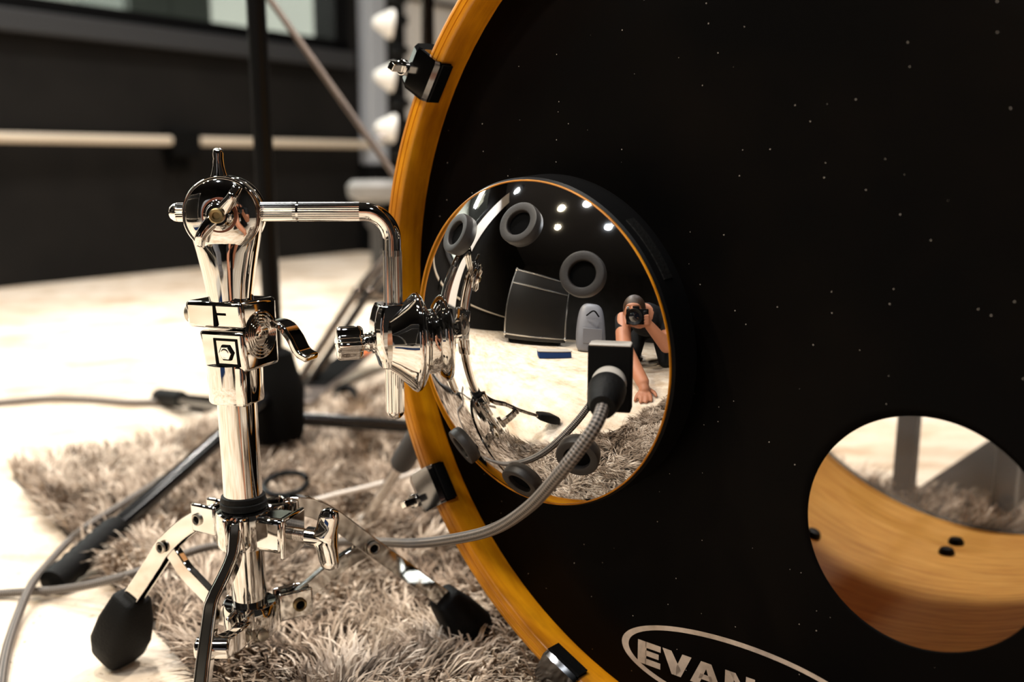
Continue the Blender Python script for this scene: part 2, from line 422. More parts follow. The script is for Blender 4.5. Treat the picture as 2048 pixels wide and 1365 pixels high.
m = MB(); rbox(m, -1.97, -1.53, 0, .18, 0, .30); m.build('plinth', 'frame_dark', wpl, bevel=.008)
# white board right of the post
m = MB(); rbox(m, 2.09, 3.7, .0, .03, .60, 1.75)
wbd = thing('white_board', RP(2.9, .0, .6), 'large white board on the wall behind the bass drum hoop', 'board')
m.build('panel', 'white_panel', wbd)
m = MB(); rbox(m, 2.09, 3.7, .0, .045, 1.17, 1.19); rbox(m, 2.09, 3.7, 0, .045, 1.73, 1.76); m.build('rail_strip', 'boom_grey', wbd)

# ceiling downlights
for k, (x, y, pw, c) in enumerate(LAMPS):
    o = thing('ceiling_downlight', (x, y, CEIL), ['downlight over the flight case', 'downlight nearest the photographer', 'warm downlight over the blue box', 'warm downlight farthest to the left',
        'downlight over the chrome stand', 'downlight in front of the window', 'downlight behind the bass drum', 'downlight near the white board', 'cool downlight behind the drum head', 'downlight in the far right corner', 'added pillar-brightening downlight'][k]+' on the black ceiling', 'ceiling light', 'ceiling downlights')
    MB().lathe([(.105, 0), (.105, -.16), (.098, -.16), (.09, -.03), (1e-4, -.03)], M.Translation((x, y, CEIL)), 32).build('can', 'black_paint', o)
    ld = bpy.data.lights.new('lamp', 'AREA'); ld.shape = 'DISK'; ld.size = .15; ld.energy = pw; ld.color = c; ld.spread = math.radians(150)
    lo = bpy.data.objects.new('lamp', ld); COL.objects.link(lo); lo.parent = o; lo.location = (0, 0, -.12)
# lamp of the control room
o = thing('control_room_lamp', RP(-.2, -1.6, CEIL), 'ceiling panel lamp in the control room', 'ceiling light')
m = MB(); rbox(m, -.85, .45, -1.85, -1.35, CEIL-.05, CEIL); m.build('housing', 'cream_plastic', o, bevel=.004)
ld = bpy.data.lights.new('lamp', 'AREA'); ld.shape = 'RECTANGLE'; ld.size = 1.2; ld.size_y = .4; ld.energy = 480; ld.color = (1, 1, .96)
lo = bpy.data.objects.new('lamp', ld); COL.objects.link(lo); lo.parent = o; lo.location = (0, 0, -.06)

# ================================================================== bass drum
RH = .302; DC = V((.1307, .600, .309)); YAW = math.radians(40.3)
DN = V((-math.sin(YAW), -math.cos(YAW), 0)); DE = V((math.cos(YAW), -math.sin(YAW), 0)); DU = V((0, 0, 1))
DF = M(((DE.x, DU.x, DN.x, DC.x), (DE.y, DU.y, DN.y, DC.y), (DE.z, DU.z, DN.z, DC.z), (0, 0, 0, 1)))   # e, u, n
def DP(e, u, n): return DF @ V((e, u, n))
drum = thing('bass_drum', DP(0, -RH, -.25), 'large bass drum with amber wooden hoop and black front head', 'bass drum')
THK = .014; REC = .025; SHD = .56; RI = RH-THK
MB().lathe([(RI, -.040), (RI, -.0015), (RI+.0015, 0), (RI+.0045, .0003), (RI+.005, -.0006), (RI+.0055, .0003), (RI+.009, .0003), (RI+.0095, -.0006), (RI+.010, .0003), (RH-.0015, 0), (RH, -.0015), (RH, -.040)], DF, 160, close=True).build('hoop', 'hoop_wood', drum, sharp=50, label='amber stained wooden hoop')
MB().lathe([(RI, -SHD+.04), (RI, -SHD+.0015), (RI+.0015, -SHD), (RH-.0015, -SHD), (RH, -SHD+.0015), (RH, -SHD+.04)], DF, 128, close=True).build('hoop', 'hoop_wood', drum, sharp=50)
RS = .2795
sh = MB().lathe([(RS, -.034), (RS-.0035, -.040), (RS-.0075, -.052), (RS-.0075, -SHD+.052), (RS-.0035, -SHD+.040), (RS, -SHD+.034), (RS+.0005, -SHD+.045), (RS+.0005, -.045)], DF, 128, close=True).build('shell', 'shell_wood', drum, sharp=50)
# front head with port hole
PE, PU, PR = .1090, -.1135, .0675
def head_mesh():
    mb = MB(); n = 160; rings = [0, .02, .1, .25, .45, .7, 1.0]; vs = []; RO = RI-.0006
    for q in rings:
        for k in range(n):
            a = 2*PI*k/n; ca, sa = math.cos(a), math.sin(a)
            b = PE*ca+PU*sa; L = -b+math.sqrt(b*b-(PE*PE+PU*PU-RO*RO))
            r = PR+(L-PR)*q; vs.append((PE+ca*r, PU+sa*r, -REC))
    fs = [(j*n+k, j*n+(k+1) % n, (j+1)*n+(k+1) % n, (j+1)*n+k) for j in range(len(rings)-1) for k in range(n)]
    return mb.add(vs, fs, DF)
hd = head_mesh().build('drum_head', 'head_black', drum, solid=.0006, label='black front drum head with a round port hole')
# printed logo at the foot of the head
LF = DF @ M.Translation((.0, -.2400, -REC+.0004))
m = MB(); n = 96; A, B = .0905, .0275; vs = []
for ka, kb in ((A, B), (A-.0050, B-.0034)):
    for k in range(n):
        a = 2*PI*k/n; vs.append((ka*math.cos(a)+(0 if ka == A else .0006), kb*math.sin(a), 0))
m.add(vs, [(k, (k+1) % n, n+(k+1) % n, n+k) for k in range(n)], LF); lg = m.build('logo_ring', 'logo_print', drum, smooth=False, label='printed oval ring on the drum head')
m = MB()
def poly(pl, ox, sc=1.):
    m.add([(ox+x*sc, y*sc, .0001) for x, y in pl], [tuple(range(len(pl)))], LF)
Lh = .0168; y0 = -.0030
def letters():
    w_ = .0215; st = .0060; h_ = Lh/2
    def q(a, ox): m.add([(ox+x, y0+y, .0001) for x, y in a], [tuple(range(len(a)))], LF)
    ox = -.0770   # E
    for r in ([(0, -h_), (st+.001, -h_), (st+.001, h_), (0, h_)], [(st, h_-.0044), (.0185, h_-.0044), (.0185, h_), (st, h_)], [(st, -.0019), (.0170, -.0019), (.0170, .0021), (st, .0021)], [(st, -h_), (.0185, -h_), (.0185, -h_+.0044), (st, -h_+.0044)]): q(r, ox)
    ox = -.0572   # V
    q([(0, h_), (.0072, h_), (.0150, -h_+.0045), (.0112, -h_), (.0078, -h_)], ox); q([(.0112, -h_), (.0150, -h_), (.0228, h_), (.0157, h_), (.0112, -h_+.0062)], ox)
    ox = -.0350   # A
    q([(0, -h_), (.0068, -h_), (.0118, h_-.0045), (.0118, h_), (.0078, h_)], ox); q([(.0118, h_-.0045), (.0166, -h_), (.0236, -h_), (.0156, h_), (.0118, h_)], ox); q([(.0062, -.0042), (.0172, -.0042), (.0158, -.0004), (.0076, -.0004)], ox)
    ox = -.0092   # N
    q([(0, -h_), (.0064, -h_), (.0064, h_), (0, h_)], ox); q([(.0150, -h_), (.0214, -h_), (.0214, h_), (.0150, h_)], ox); q([(.0030, h_), (.0075, h_), (.0190, -h_), (.0145, -h_)], ox)
    # S
    ox = .0155; S = []
    for k in range(13):
        a = math.radians(35+k*(235/12)); S.append((.0088+.0062*math.cos(a), .0036+.0038*math.sin(a)))
    for k in range(1, 13):
        a = math.radians(90-k*(235/12)); S.append((.0088+.0064*math.cos(a), -.0040+.0038*math.sin(a)))
    for k in range(len(S)-1):
        a, b = V((*S[max(k-1, 0)], 0)), V((*S[min(k+2, len(S)-1)], 0)); t = (b-a).normalized(); nn = V((-t.y, t.x, 0))*.0024
        p, p2 = V((*S[k], 0)), V((*S[k+1], 0)); q([tuple((p+nn)[:2]), tuple((p-nn)[:2]), tuple((p2-nn)[:2]), tuple((p2+nn)[:2])], ox)
letters()
m.build('lettering', 'logo_print', lg, smooth=False, label='EVANS lettering')
m = MB(); m.lathe([(.0011, 0), (.0018, 0)], LF @ M.Translation((-.034, y0-.0118, .0001)), 16); m.build('small_lettering', 'logo_print', lg, smooth=False)
# batter head
m = MB(); n = 96; m.add([(.2795*math.cos(2*PI*k/n), .2795*math.sin(2*PI*k/n), -SHD+.031) for k in range(n)], [tuple(range(n))], DF)
m.build('batter_head', 'head_clear', drum, smooth=False, label='clear rear drum head')
MB().lathe([(RI-.0005, -SHD+.033), (RI-.0005, -SHD+.024), (RS-.004, -SHD+.024), (RS-.004, -SHD+.033)], DF, 96, close=True).build('head_collar', 'chrome_soft', drum)
# claws with key rods, lugs
def claw(ang):
    a = math.radians(ang); rd = DE*math.cos(a)+DU*math.sin(a); td = -DE*math.sin(a)+DU*math.cos(a)
    o = DC+rd*(RH+.0025)
    fr = M(((rd.x, DN.x, td.x, o.x), (rd.y, DN.y, td.y, o.y), (rd.z, DN.z, td.z, o.z), (0, 0, 0, 1)))
    L = .031
    # split concave outline into convex quads
    mb = MB()
    for quad in ([(-.0185, -.010), (-.0145, -.010), (-.0145, .0008), (-.0185, .0015)], [(-.0185, .0015), (-.0145, .0008), (.0020, .0008), (.0050, .0046), (-.0160, .0046)], [(.0020, .0008), (.0020, -.032), (.0150, -.032), (.0150, -.012), (.0130, .0), (.0050, .0046)]):
        n = len(quad)
        ls = [(-L/2, .86), (-L/2+.003, 1), (L/2-.003, 1), (L/2, .86)]
        cx = sum(q[0] for q in quad)/n; cy = sum(q[1] for q in quad)/n
        vs = [(cx+(x-cx)*k, cy+(y-cy)*k, z) for z, k in ls for x, y in quad]
        fs = [(j*n+i, j*n+(i+1) % n, (j+1)*n+(i+1) % n, (j+1)*n+i) for j in range(3) for i in range(n)]+[tuple(range(n)), tuple(3*n+i for i in range(n))]
        mb.add(vs, fs, fr)
    c = mb.build('claw', 'claw_chrome', drum, sharp=25)
    MB().box((.0016, .010, L*.94), fr, (-.0192, -.0050, 0)).box((.0205, .0010, L*.98), fr, (-.006, .0003, 0)).build('gasket', 'rubber', c)
    m = MB(); x0 = .0118
    m.cyl(fr @ V((x0, -.10, .004)), fr @ V((x0, .004, .004)), .0030, seg=16); m.build('tension_rod', 'chrome', c)
    m = MB(); m.cyl(fr @ V((x0, .002, .004)), fr @ V((x0, .0065, .004)), .0058, seg=20); m.box((.0058, .0105, .0058), fr, (x0, .0115, .004)); m.build('key_head', 'chrome', c, bevel=.0006)
    m = MB(); p = DC+rd*(RS+.004)-DN*.135
    fl = M(((rd.x, DN.x, td.x, p.x), (rd.y, DN.y, td.y, p.y), (rd.z, DN.z, td.z, p.z), (0, 0, 0, 1)))
    m.box((.012, .05, .022), fl, (.003, 0, 0)); m.cyl(fl @ V((.016, -.018, .004)), fl @ V((.016, .04, .004)), .0075, seg=20); m.build('lug', 'chrome', drum, bevel=.003)
    for dz in (.125, .150): MB().ball(DC+rd*(RS-.0085)-DN*dz, .006, 10).build('lug_bolt', 'black_paint', drum)
for ang in (148.6, 211.5, 244.5, 279, 316, 24, 61, 98, 352): claw(ang)
def inshell(px, py):
    d = ray(px, py); o_ = CAM-DC; a = V((d.dot(DE), d.dot(DU), d.dot(DN))); c0 = V((o_.dot(DE), o_.dot(DU), o_.dot(DN))); r_ = RS-.0075
    A_ = a.x**2+a.y**2; B_ = a.x*c0.x+a.y*c0.y; C_ = c0.x**2+c0.y**2-r_*r_; t = (-B_+math.sqrt(B_*B_-A_*C_))/A_
    return CAM+d*t
for px, py in ((1625, 1072), (1893, 1108), (1912, 1088)):
    p = inshell(px, py); q = p-DC; rad_ = (q-DN*q.dot(DN)).normalized()
    MB().lathe([(1e-4, .006), (.0055, .0055), (.0072, .003), (.0075, -.001)], frame(p, -rad_), 16).build('shell_bolt', 'black_paint', drum)
# spur
sp0 = DP(-.286, -.06, -.085); sp1 = onfloor(722, 1058, .005)
m = MB(); sm = sp0.lerp(sp1, .58); m.cyl(sm, sp1+(sm-sp1).normalized()*.012, .0058, seg=18); sq = m.build('spur', 'chrome_soft', drum)
MB().cyl(sp0, sm, .0115, seg=20).build('spur_sleeve', 'frame_dark', sq, bevel=.002)
m = MB(); m.cyl(sp1+(sm-sp1).normalized()*.02, sp1, .0085, .0095, 18); m.build('spur_tip', 'cream_plastic', sq, bevel=.002)
m = MB(); m.box((.026, .026, .03), frame(sp0, sp1-sp0)); m.build('spur_bracket', 'chrome', drum, bevel=.005)

# ================================================================== dome microphone
MC = pix(1063.5, 692, .6879); MY, MT = math.radians(42.15), math.radians(-3.32); MR = .110; MH = .0435
MN = V((-math.sin(MY)*math.cos(MT), -math.cos(MY)*math.cos(MT), math.sin(MT))); ME = V((math.cos(MY), -math.sin(MY), 0)); MU = MN.cross(ME)
MF = M(((ME.x, MU.x, MN.x, MC.x), (ME.y, MU.y, MN.y, MC.y), (ME.z, MU.z, MN.z, MC.z), (0, 0, 0, 1)))
RHO = (MR**2+MH**2)/(2*MH); MO = MC+MN*(MH-RHO)
def ondome(px, py):
    d = ray(px, py); oc = CAM-MO; b = d.dot(oc); q = b*b-(oc.dot(oc)-RHO*RHO)
    return CAM+d*(-b-math.sqrt(max(q, 0)))
def dome_at(e, u):
    return MF @ V((e, u, math.sqrt(RHO*RHO-e*e-u*u)+MH-RHO))
mic = thing('dome_microphone', MF @ V((0, -MR, -.02)), 'chrome dome shaped kick drum microphone with six rubber ringed vents', 'microphone')
pr = [(max(1e-5, MR*k/64), math.sqrt(RHO*RHO-(MR*k/64)**2)+MH-RHO) for k in range(65)]
MB().lathe(pr, MF, 160).build('dome', 'dome_chrome', mic, sharp=80, label='mirror polished chrome dome')
MB().lathe([(MR-.0004, -.0010), (MR-.0004, .0003), (MR+.0002, .0006), (MR+.0006, .0002), (MR+.0006, -.0010)], MF, 128, close=True).build('dome_rim', 'hoop_wood', mic, label='thin amber ring around the dome edge')
MB().lathe([(MR+.0002, -.0010), (MR+.0020, -.0030), (MR+.0026, -.0255), (MR-.001, -.0280), (MR-.010, -.0280), (MR-.010, -.0010)], MF, 128, close=True).build('microphone_shell', 'black_paint', mic, label='black shell ring behind the dome')
MB().lathe([(1e-5, -.019), (MR-.009, -.019)], MF, 64).build('back_cover', 'black_matte', mic)
# vents
for px, py in ((920, 470), (1043, 450), (1167, 550), (930, 890), (1045, 960), (1157, 910)):
    p = ondome(px, py); nrm = (p-MO).normalized(); f = frame(p, nrm, (0, 0, 1))
    g = MB().lathe([(.0141, -.0012), (.0141, .0034), (.0137, .0042), (.0129, .0045), (.0090, .0040), (.0086, .0036), (.0084, .0028), (.0084, .0005)], f, 48).build('vent_grommet', 'grommet', mic, sharp=28)
    MB().lathe([(1e-5, .0006), (.0086, .0006)], f, 40).build('vent_opening', 'void_black', g)
MB().lathe([(MR+.0018, -.009), (MR+.0028, -.0095), (MR+.0031, -.0175), (MR+.0020, -.018)], MF, 16, math.radians(27), math.radians(50)).build('shell_badge', 'rubber', mic, label='dark badge on the shell ring')
# mount: flange on the dome, clamp on the rod
ROD = V((-.0826, .707, 0))
bp_ = dome_at(-.0715, -.002); mdir = V((-.945, -.325, 0)).normalized()
mp = pix(852, 672, .0); 
zc = bp_.z+.0015
fb = frame(V((bp_.x, bp_.y, zc))+mdir*-.004, mdir, (0, 0, 1))
MB().lathe([(1e-4, -.003), (.0225, -.003), (.0230, .0005), (.0230, .0055), (.0240, .0065), (.0270, .0075), (.0330, .0105), (.0350, .0125), (.0352, .0145), (.0335, .0168), (.0290, .0210), (.0225, .0275), (.0180, .0330), (1e-4, .0330)], fb @ M.Diagonal((1, .72, 1, 1)), 64).build('mount_flange', 'chrome', mic, sharp=50)

# ================================================================== chrome stand
CB = V((-.1885, .700, 0)); SU = V((-.0165, 0, 1)).normalized()
def colp(py):
    lo, hi = 0., .6
    for _ in range(40):
        mid = (lo+hi)/2
        if proj(CB+SU*mid)[1] > py: lo = mid
        else: hi = mid
    return CB+SU*lo
def mpp(p): return ((V(p)-CAM).y*cp-(V(p)-CAM).z*sp)/F      # metres per pixel there
stand = thing('chrome_stand', CB, 'chrome tripod stand with clamp and bent arm carrying the dome microphone', 'stand')
def cf(py, x=(1, 0, 0)): return frame(colp(py), SU, x)
k = mpp(colp(900)); TR = 38.5*k
def zof(py): return (colp(py)-CB).dot(SU)
SF = frame(CB, SU, (1, 0, 0))
# tubes
MB().lathe([(TR*.9, zof(1030)), (TR, zof(1030)), (TR, zof(770)), (TR*.9, zof(770))], SF, 48).build('upper_tube', 'chrome', stand)
MB().lathe([(1e-4, zof(1262)), (TR*.88, zof(1262)), (TR*.92, zof(1255)), (TR*.92, zof(1080))], SF, 48).build('lower_tube', 'chrome', stand)
MB().lathe([(TR*1.0, zof(1016)), (TR*1.16, zof(1014)), (TR*1.22, zof(1008)), (TR*1.20, zof(1002)), (TR*1.13, zof(1000)), (TR*1.16, zof(997)), (TR*1.12, zof(990)), (TR*1.0, zof(988))], SF, 48).build('rubber_collar', 'rubber', stand)
# leg hub
HZ0, HZ1 = zof(1092), zof(1016)
hub = MB().lathe([(TR*.95, HZ0), (TR*1.46, HZ0+.002), (TR*1.50, HZ0+.005), (TR*1.48, HZ1-.004), (TR*1.42, HZ1-.001), (TR*1.22, HZ1), (TR*.95, HZ1)], SF, 56).build('leg_hub', 'chrome', stand, sharp=45)
CZ0, CZ1 = zof(1268), zof(1203)
low = MB().lathe([(TR*.92, CZ1-.001), (TR*1.34, CZ1), (TR*1.42, CZ1-.002), (TR*1.44, CZ0+.006), (TR*1.2, CZ0), (1e-4, CZ0)], SF, 56).build('brace_collar', 'chrome', stand, sharp=45)
# legs, each in its radial plane
def legf(foot):
    r = V((foot[0]-CB.x, foot[1]-CB.y, 0)); L = r.length; r.normalize()
    return r, L
HZ = (HZ0+HZ1)/2; CZ = (CZ0+CZ1)/2
feet = [onfloor(245, 1305, .012), onfloor(940, 1262, .02), V((-.200, .545, .012))]
def depth_of(p): q = V(p)-CAM; return q.y*cp-q.z*sp
dH, dL = depth_of(colp(1050)), depth_of(colp(1240))
for i, ft in enumerate(feet):
    r, L = legf(ft); sd = SU.cross(r).normalized()
    def LP(rho, z): return CB+r*rho+SU*z
    def LX(px, py): return onplane(px, py, CB, sd)
    ar = TR*1.36; fork = .0068
    def prongs(c, nm, par, w_, h_, off):
        for sgn in (-1, 1): MB().box((w_, .0036, h_), frame(c, SU, r), (0, sgn*off, 0)).build(nm, 'chrome', par, bevel=.0016)
    def rivet(c, o_, par, r_=.0046, mt='steel_dull'):
        for sgn in (-1, 1):
            q = MB().lathe([(r_, 0), (r_, .0014), (r_*.80, .0019), (r_*.66, .0016), (r_*.60, .0005)], frame(c+sd*sgn*o_, sd*sgn), 24).build('rivet', mt, par, sharp=40)
            MB().lathe([(1e-4, .0006), (r_*.64, .0006)], frame(c+sd*sgn*o_, sd*sgn), 20).build('rivet_hole', 'void_black', q)
    if i == 0: pts = [LX(440, 1024), LX(412, 1032), LX(372, 1056), LX(336, 1090), LX(318, 1118), LX(292, 1158), LX(262, 1203)]
    elif i == 1: pts = [LX(560, 1012), LX(610, 1012), LX(655, 1030), LX(700, 1062), LX(740, 1092), LX(810, 1142), LX(893, 1202)]
    else: pts = [pix(474, 1052, dH-.024), pix(472, 1085, dH-.032), pix(465, 1125, dH-.044), pix(445, 1170, dH-.060), pix(427, 1207, dH-.071), pix(420, 1245, dH-.080), pix(405, 1365, dH-.108), pix(385, 1560, dH-.148)]
    piv = pts[1]; elb = pts[3] if i == 0 else (pts[4] if i == 1 else pix(424, 1296, dH-.089))
    fo = pts[-1]; sp_pts = smooth_path(pts, 4)
    mb = MB()
    if i < 2:
        for sgn in (-1, 1): mb.strip([p+sd*sgn*.0042 for p in sp_pts], SU.cross(sd), .0138, .0018)
        upn = [(sp_pts[min(k+1, len(sp_pts)-1)]-sp_pts[max(k-1, 0)]).normalized() for k in range(len(sp_pts))]
        top = []
        for p, t in zip(sp_pts, upn):
            nv = sd.cross(t); nv = nv if nv.z > 0 else -nv; top.append(p+nv*.0062)
        mb.strip(top, sd, .0090, .0016)
    else:
        mb.strip(sp_pts, r.cross(SU), .0092, .0110)
    leg = mb.build('leg', 'chrome', stand, bevel=.0006 if i < 2 else .0022, sharp=40)
    # rubber foot along the leg
    ax = (pts[-1]-pts[-2]).normalized(); up = sd.cross(ax).normalized()
    if up.z < 0: up = -up
    fe_ = (LX(236, 1300), LX(948, 1262), fo+ax*((fo.z-.014)/max(.2, -ax.z)))[i]
    ax = (fe_-fo).normalized(); FL = (fe_-fo).length; up = sd.cross(ax).normalized()
    if up.z < 0: up = -up
    secs = []
    for t, a, b_, dz in ((-.006, .0100, .0100, 0), (-.003, .0130, .0120, 0), (FL*.35, .0190, .0160, 0), (FL*.75, .0210, .0178, 0), (FL*1.0, .0190, .0150, -.001), (FL*1.0+.008, .0135, .0105, -.002)):
        secs.append([V((p.x, p.y, max(p.z, .0005))) for p in sell(fo+ax*t+up*dz, sd, up, a, b_, 24, 4.2)])
    MB().loft(secs).build('rubber_foot', 'rubber', leg, bevel=.002, sharp=30)
    # hub fork and pivots
    if i == 0:
        prongs(LX(424, 1033), 'hub_fork', hub, .024, .0215, .0074); rivet(LX(414, 1032), .0092, hub); rivet(elb, .0066, leg)
    elif i == 1:
        prongs(LX(560, 1026), 'hub_fork', hub, .024, .020, .0074); rivet(elb, .0066, leg, .0052)
    else:
        prongs(pix(473, 1068, dH-.024), 'hub_fork', hub, .014, .024, .0058)
    # brace down to the lower collar
    if i == 0: bp = [elb, LX(352, 1112), LX(372, 1142), LX(400, 1172), LX(432, 1205), LX(452, 1220)]
    elif i == 1: bp = [elb+SU*-.001, LX(705, 1112), LX(660, 1142), LX(620, 1176), LX(590, 1200), LX(570, 1206)]
    else: bp = [elb+sd*.0, pix(440, 1291, dH-.082), pix(462, 1280, dH-.066), pix(482, 1262, dL-.030)]
    bp_s = smooth_path(bp, 4); b = MB()
    if i < 2:
        for sgn in (-1, 1): b.strip([p+sd*sgn*.0022 for p in bp_s], SU.cross(sd), .0125, .0016)
        b.strip([p+(sd.cross((bp_s[min(k+1, len(bp_s)-1)]-bp_s[max(k-1, 0)]).normalized())*(-1 if sd.cross((bp_s[min(k+1, len(bp_s)-1)]-bp_s[max(k-1, 0)])).z < 0 else 1))*.0056 for k, p in enumerate(bp_s)], sd, .0050, .0016)
    else:
        b.strip([p+V((.003, 0, 0)) for p in bp_s], SU, .0140, .0095)
    br = b.build('brace', 'chrome', stand, bevel=.0006 if i < 2 else .003, sharp=40)
    if i == 2:
        MB().cyl(elb-V((.010, 0, 0)), elb+V((.012, 0, 0)), .0068, seg=24).build('brace_pin', 'chrome', br, bevel=.0015)
    ec = (LX(452, 1222), LX(586, 1203), pix(482, 1258, dL-.030))[i]
    if i == 1:
        prongs(ec, 'collar_fork', low, .026, .0215, .0062); rivet(LX(592, 1202), .0082, low, .0050, 'brass_dark')
        MB().lathe([(.0042, 0), (.0042, .0012), (.0030, .0018), (1e-4, .0018)], frame(colp(1252)+V((.0125, -.0158, 0)), V((.62, -.78, 0))), 16).build('collar_screw', 'steel_dull', low)
    elif i == 0:
        prongs(ec, 'collar_fork', low, .022, .018, .0058); rivet(LX(443, 1218), .0078, low)
    else:
        prongs(ec, 'collar_fork', low, .016, .022, .0062)
# wing screw on the hub, right
wp0 = colp(1052); k = mpp(wp0)
wdir = V((.955, -.295, -.04)).normalized()
bf = frame(wp0+wdir*(TR*1.25), wdir, SU)
m = MB(); m.box((.026, .024, .026), bf, (0, 0, .007)); m.build('screw_block', 'chrome', hub, bevel=.004)
m = MB(); m.box((.030, .030, .004), bf, (0, 0, .021)); m.build('clamp_jaw', 'chrome', hub, bevel=.0018)
scr = MB()
zz = .020
pf = []
for j in range(14): pf += [(.0040, .021+j*.0013), (.0047, .02165+j*.0013)]
scr.lathe([(1e-4, .021)]+pf+[(.004, .0392), (1e-4, .0392)], bf, 24)
sw = scr.build('wing_screw', 'chrome_soft', stand)
m = MB(); secs = []
for x, wz, c0, tt in ((-.0222, .0030, .0030, .0024), (-.0205, .0062, .0030, .0036), (-.016, .0078, .0025, .0042), (-.008, .0080, .001, .0048), (-.003, .0098, -.001, .0066), (.003, .0098, -.001, .0066), (.008, .0080, .001, .0048), (.016, .0078, .0025, .0042), (.0205, .0062, .0030, .0036), (.0222, .0030, .0030, .0024)):
    secs.append([bf @ V((x, p.x, p.y)) for p in sell(V((0, .047+c0, 0)), V((1, 0, 0)), V((0, 1, 0)), tt, wz, 24, 2.4)])
m.loft(secs); m.cyl(bf @ V((0, 0, .033)), bf @ V((0, 0, .046)), .0066, seg=24); m.build('wing', 'chrome', sw, sharp=40)

# ---- height clamp block
kb = mpp(colp(690)); BY = math.radians(-16)      # front face normal swings towards the camera and left
fx = V((math.cos(BY), math.sin(BY), 0))
fn = None
ZB0, ZB1, ZT0, ZT1 = zof(746), zof(655), zof(652), zof(598)
# face directions: left face n1 towards camera-left, right face n2 to the right
ang1 = math.radians(247); n1 = V((math.cos(ang1), math.sin(ang1), 0)); n2 = V((-n1.y, n1.x, 0))
if n2.x < 0: n2 = -n2
BF = frame(CB, SU, n2)          # x = right face normal, y ~ away from camera, z up
yv = (BF @ V((0, 1, 0)) - BF @ V((0, 0, 0)))
sy = -1 if yv.dot(n1) > 0 else 1
def bpt(x, y, z): return BF @ V((x, y*sy, z))    # y>0 is away from the camera
hw = .0215; YA, YB, XL = -.0170, .0228, -.0158
m = MB()
def rect(x0, x1, ya, yb, z): return [bpt(x0, ya, z), bpt(x1, ya, z), bpt(x1, yb, z), bpt(x0, yb, z)]
m.loft([rect(XL+.0015, hw, YA+.0028, YB, ZB0+.004), rect(XL+.0008, hw, YA+.0014, YB, (ZB0+ZB1)/2), rect(XL, hw, YA, YB, ZB1)])
blk = m.build('height_clamp', 'chrome', stand, bevel=.0028, sharp=35)
MB().lathe([(TR*1.02, zof(800)), (TR*1.34, zof(800)), (TR*1.38, zof(797)), (TR*1.38, zof(765)), (TR*1.40, zof(745)), (TR*1.40, zof(725)), (TR*1.0, zof(720))], SF, 48).build('clamp_sleeve', 'chrome', blk, sharp=50)
m = MB(); m.box((.012, .010, .030), frame(bpt(.0125, -.010, zof(762)), SU, n2)); m.build('sleeve_rib', 'chrome', blk, bevel=.003)
m = MB(); m.loft([rect(-.0262, hw, YA+.0018, YB, ZT0), rect(-.0262, hw, YA, YB, ZT1)])
mem = m.build('memory_lock', 'chrome', stand, bevel=.0030, sharp=35)
# split slot, screw
m = MB(); m.box((.0026, .0040, ZT1-ZT0-.004), frame(bpt(-.001, YA+.0022, (ZT0+ZT1)/2), SU, n2)); m.box((.010, .0030, .0016), frame(bpt(.003, YA+.0020, (ZT0+ZT1)/2+.001), SU, n2)); m.build('split_slot', 'void_black', mem)
fsc = frame(bpt(-.0262, -.008, (ZT0+ZT1)/2), -n2, SU)
MB().lathe([(.0070, -.002), (.0070, .0022), (.0058, .0032), (.0034, .0030), (.0032, .0006), (1e-4, .0006)], fsc, 24).build('lock_screw', 'steel_dull', mem, sharp=40)
# hex bolt in a square recess on the left face
ffc = frame(bpt(.0065, YA+.0013, zof(697)), (n1-V((0, 0, .084))), SU)
m = MB(); q_ = .0098
for a, b, c_, d_ in ((-q_, q_, -q_, -q_+.0016), (-q_, q_, q_-.0016, q_), (-q_, -q_+.0016, -q_, q_), (q_-.0016, q_, -q_, q_)):
    m.box((b-a, d_-c_, .0008), ffc, ((a+b)/2, (c_+d_)/2, .0002))
m.build('bolt_recess', 'black_matte', blk)
hx = [(.0062*math.cos(PI/6+k*PI/3), .0062*math.sin(PI/6+k*PI/3)) for k in range(6)]
hx2 = [(.0050*math.cos(PI/6+k*PI/3), .0050*math.sin(PI/6+k*PI/3)) for k in range(6)]
m = MB(); m.prism(hx, .0008, ffc); m.build('hex_recess', 'black_matte', blk)
m = MB(); m.prism(hx2, .0022, ffc); m.lathe([(.0034, .0022), (.0028, .0026), (1e-4, .0026)], ffc, 20); m.build('hex_bolt', 'chrome_soft', blk, bevel=.0004)
# ring emblem on the right face
fe = frame(bpt(hw+.0002, .0025, zof(668)), n2, SU)
fe = fe @ M.Rotation(-PI/2, 4, 'Z')
pr = []
for j, rr in enumerate((.0165, .0142, .0119, .0096)):
    pr += [(rr, .0), (rr-.0004, .0012), (rr-.0010, .0015), (rr-.0015, .0010), (rr-.0019, .0003)]
m = MB(); m.lathe([(.0172, -.0005)]+pr+[(.0072, .0012), (1e-4, .0012)], fe, 56); em = m.build('ring_emblem', 'chrome', blk, sharp=60, label='round emblem of concentric rings')
m = MB(); text_mesh(m, 'dw', .0098, fe @ M.Translation((0, .0006, .0014)), bold=.0002, ext=.0008); m.build('emblem_lettering', 'chrome', em, smooth=False, label='raised dw lettering')
# wing lever of the clamp
m = MB(); secs = []
base = bpt(hw-.004, .0190, zof(668)); lat = (n2*.9+V((0, 0, 0))).normalized()
Lp = smooth_path([base+SU*.006, base+lat*.012+SU*.005, base+lat*.020-SU*.003, base+lat*.026-SU*.013, base+lat*.034-SU*.017], 5)
m.strip(Lp, yv*sy+n1*.15, [.012+.004*min(1, k/6) for k in range(len(Lp))], .0055)
m.build('clamp_lever', 'chrome', blk, bevel=.0018, sharp=40)

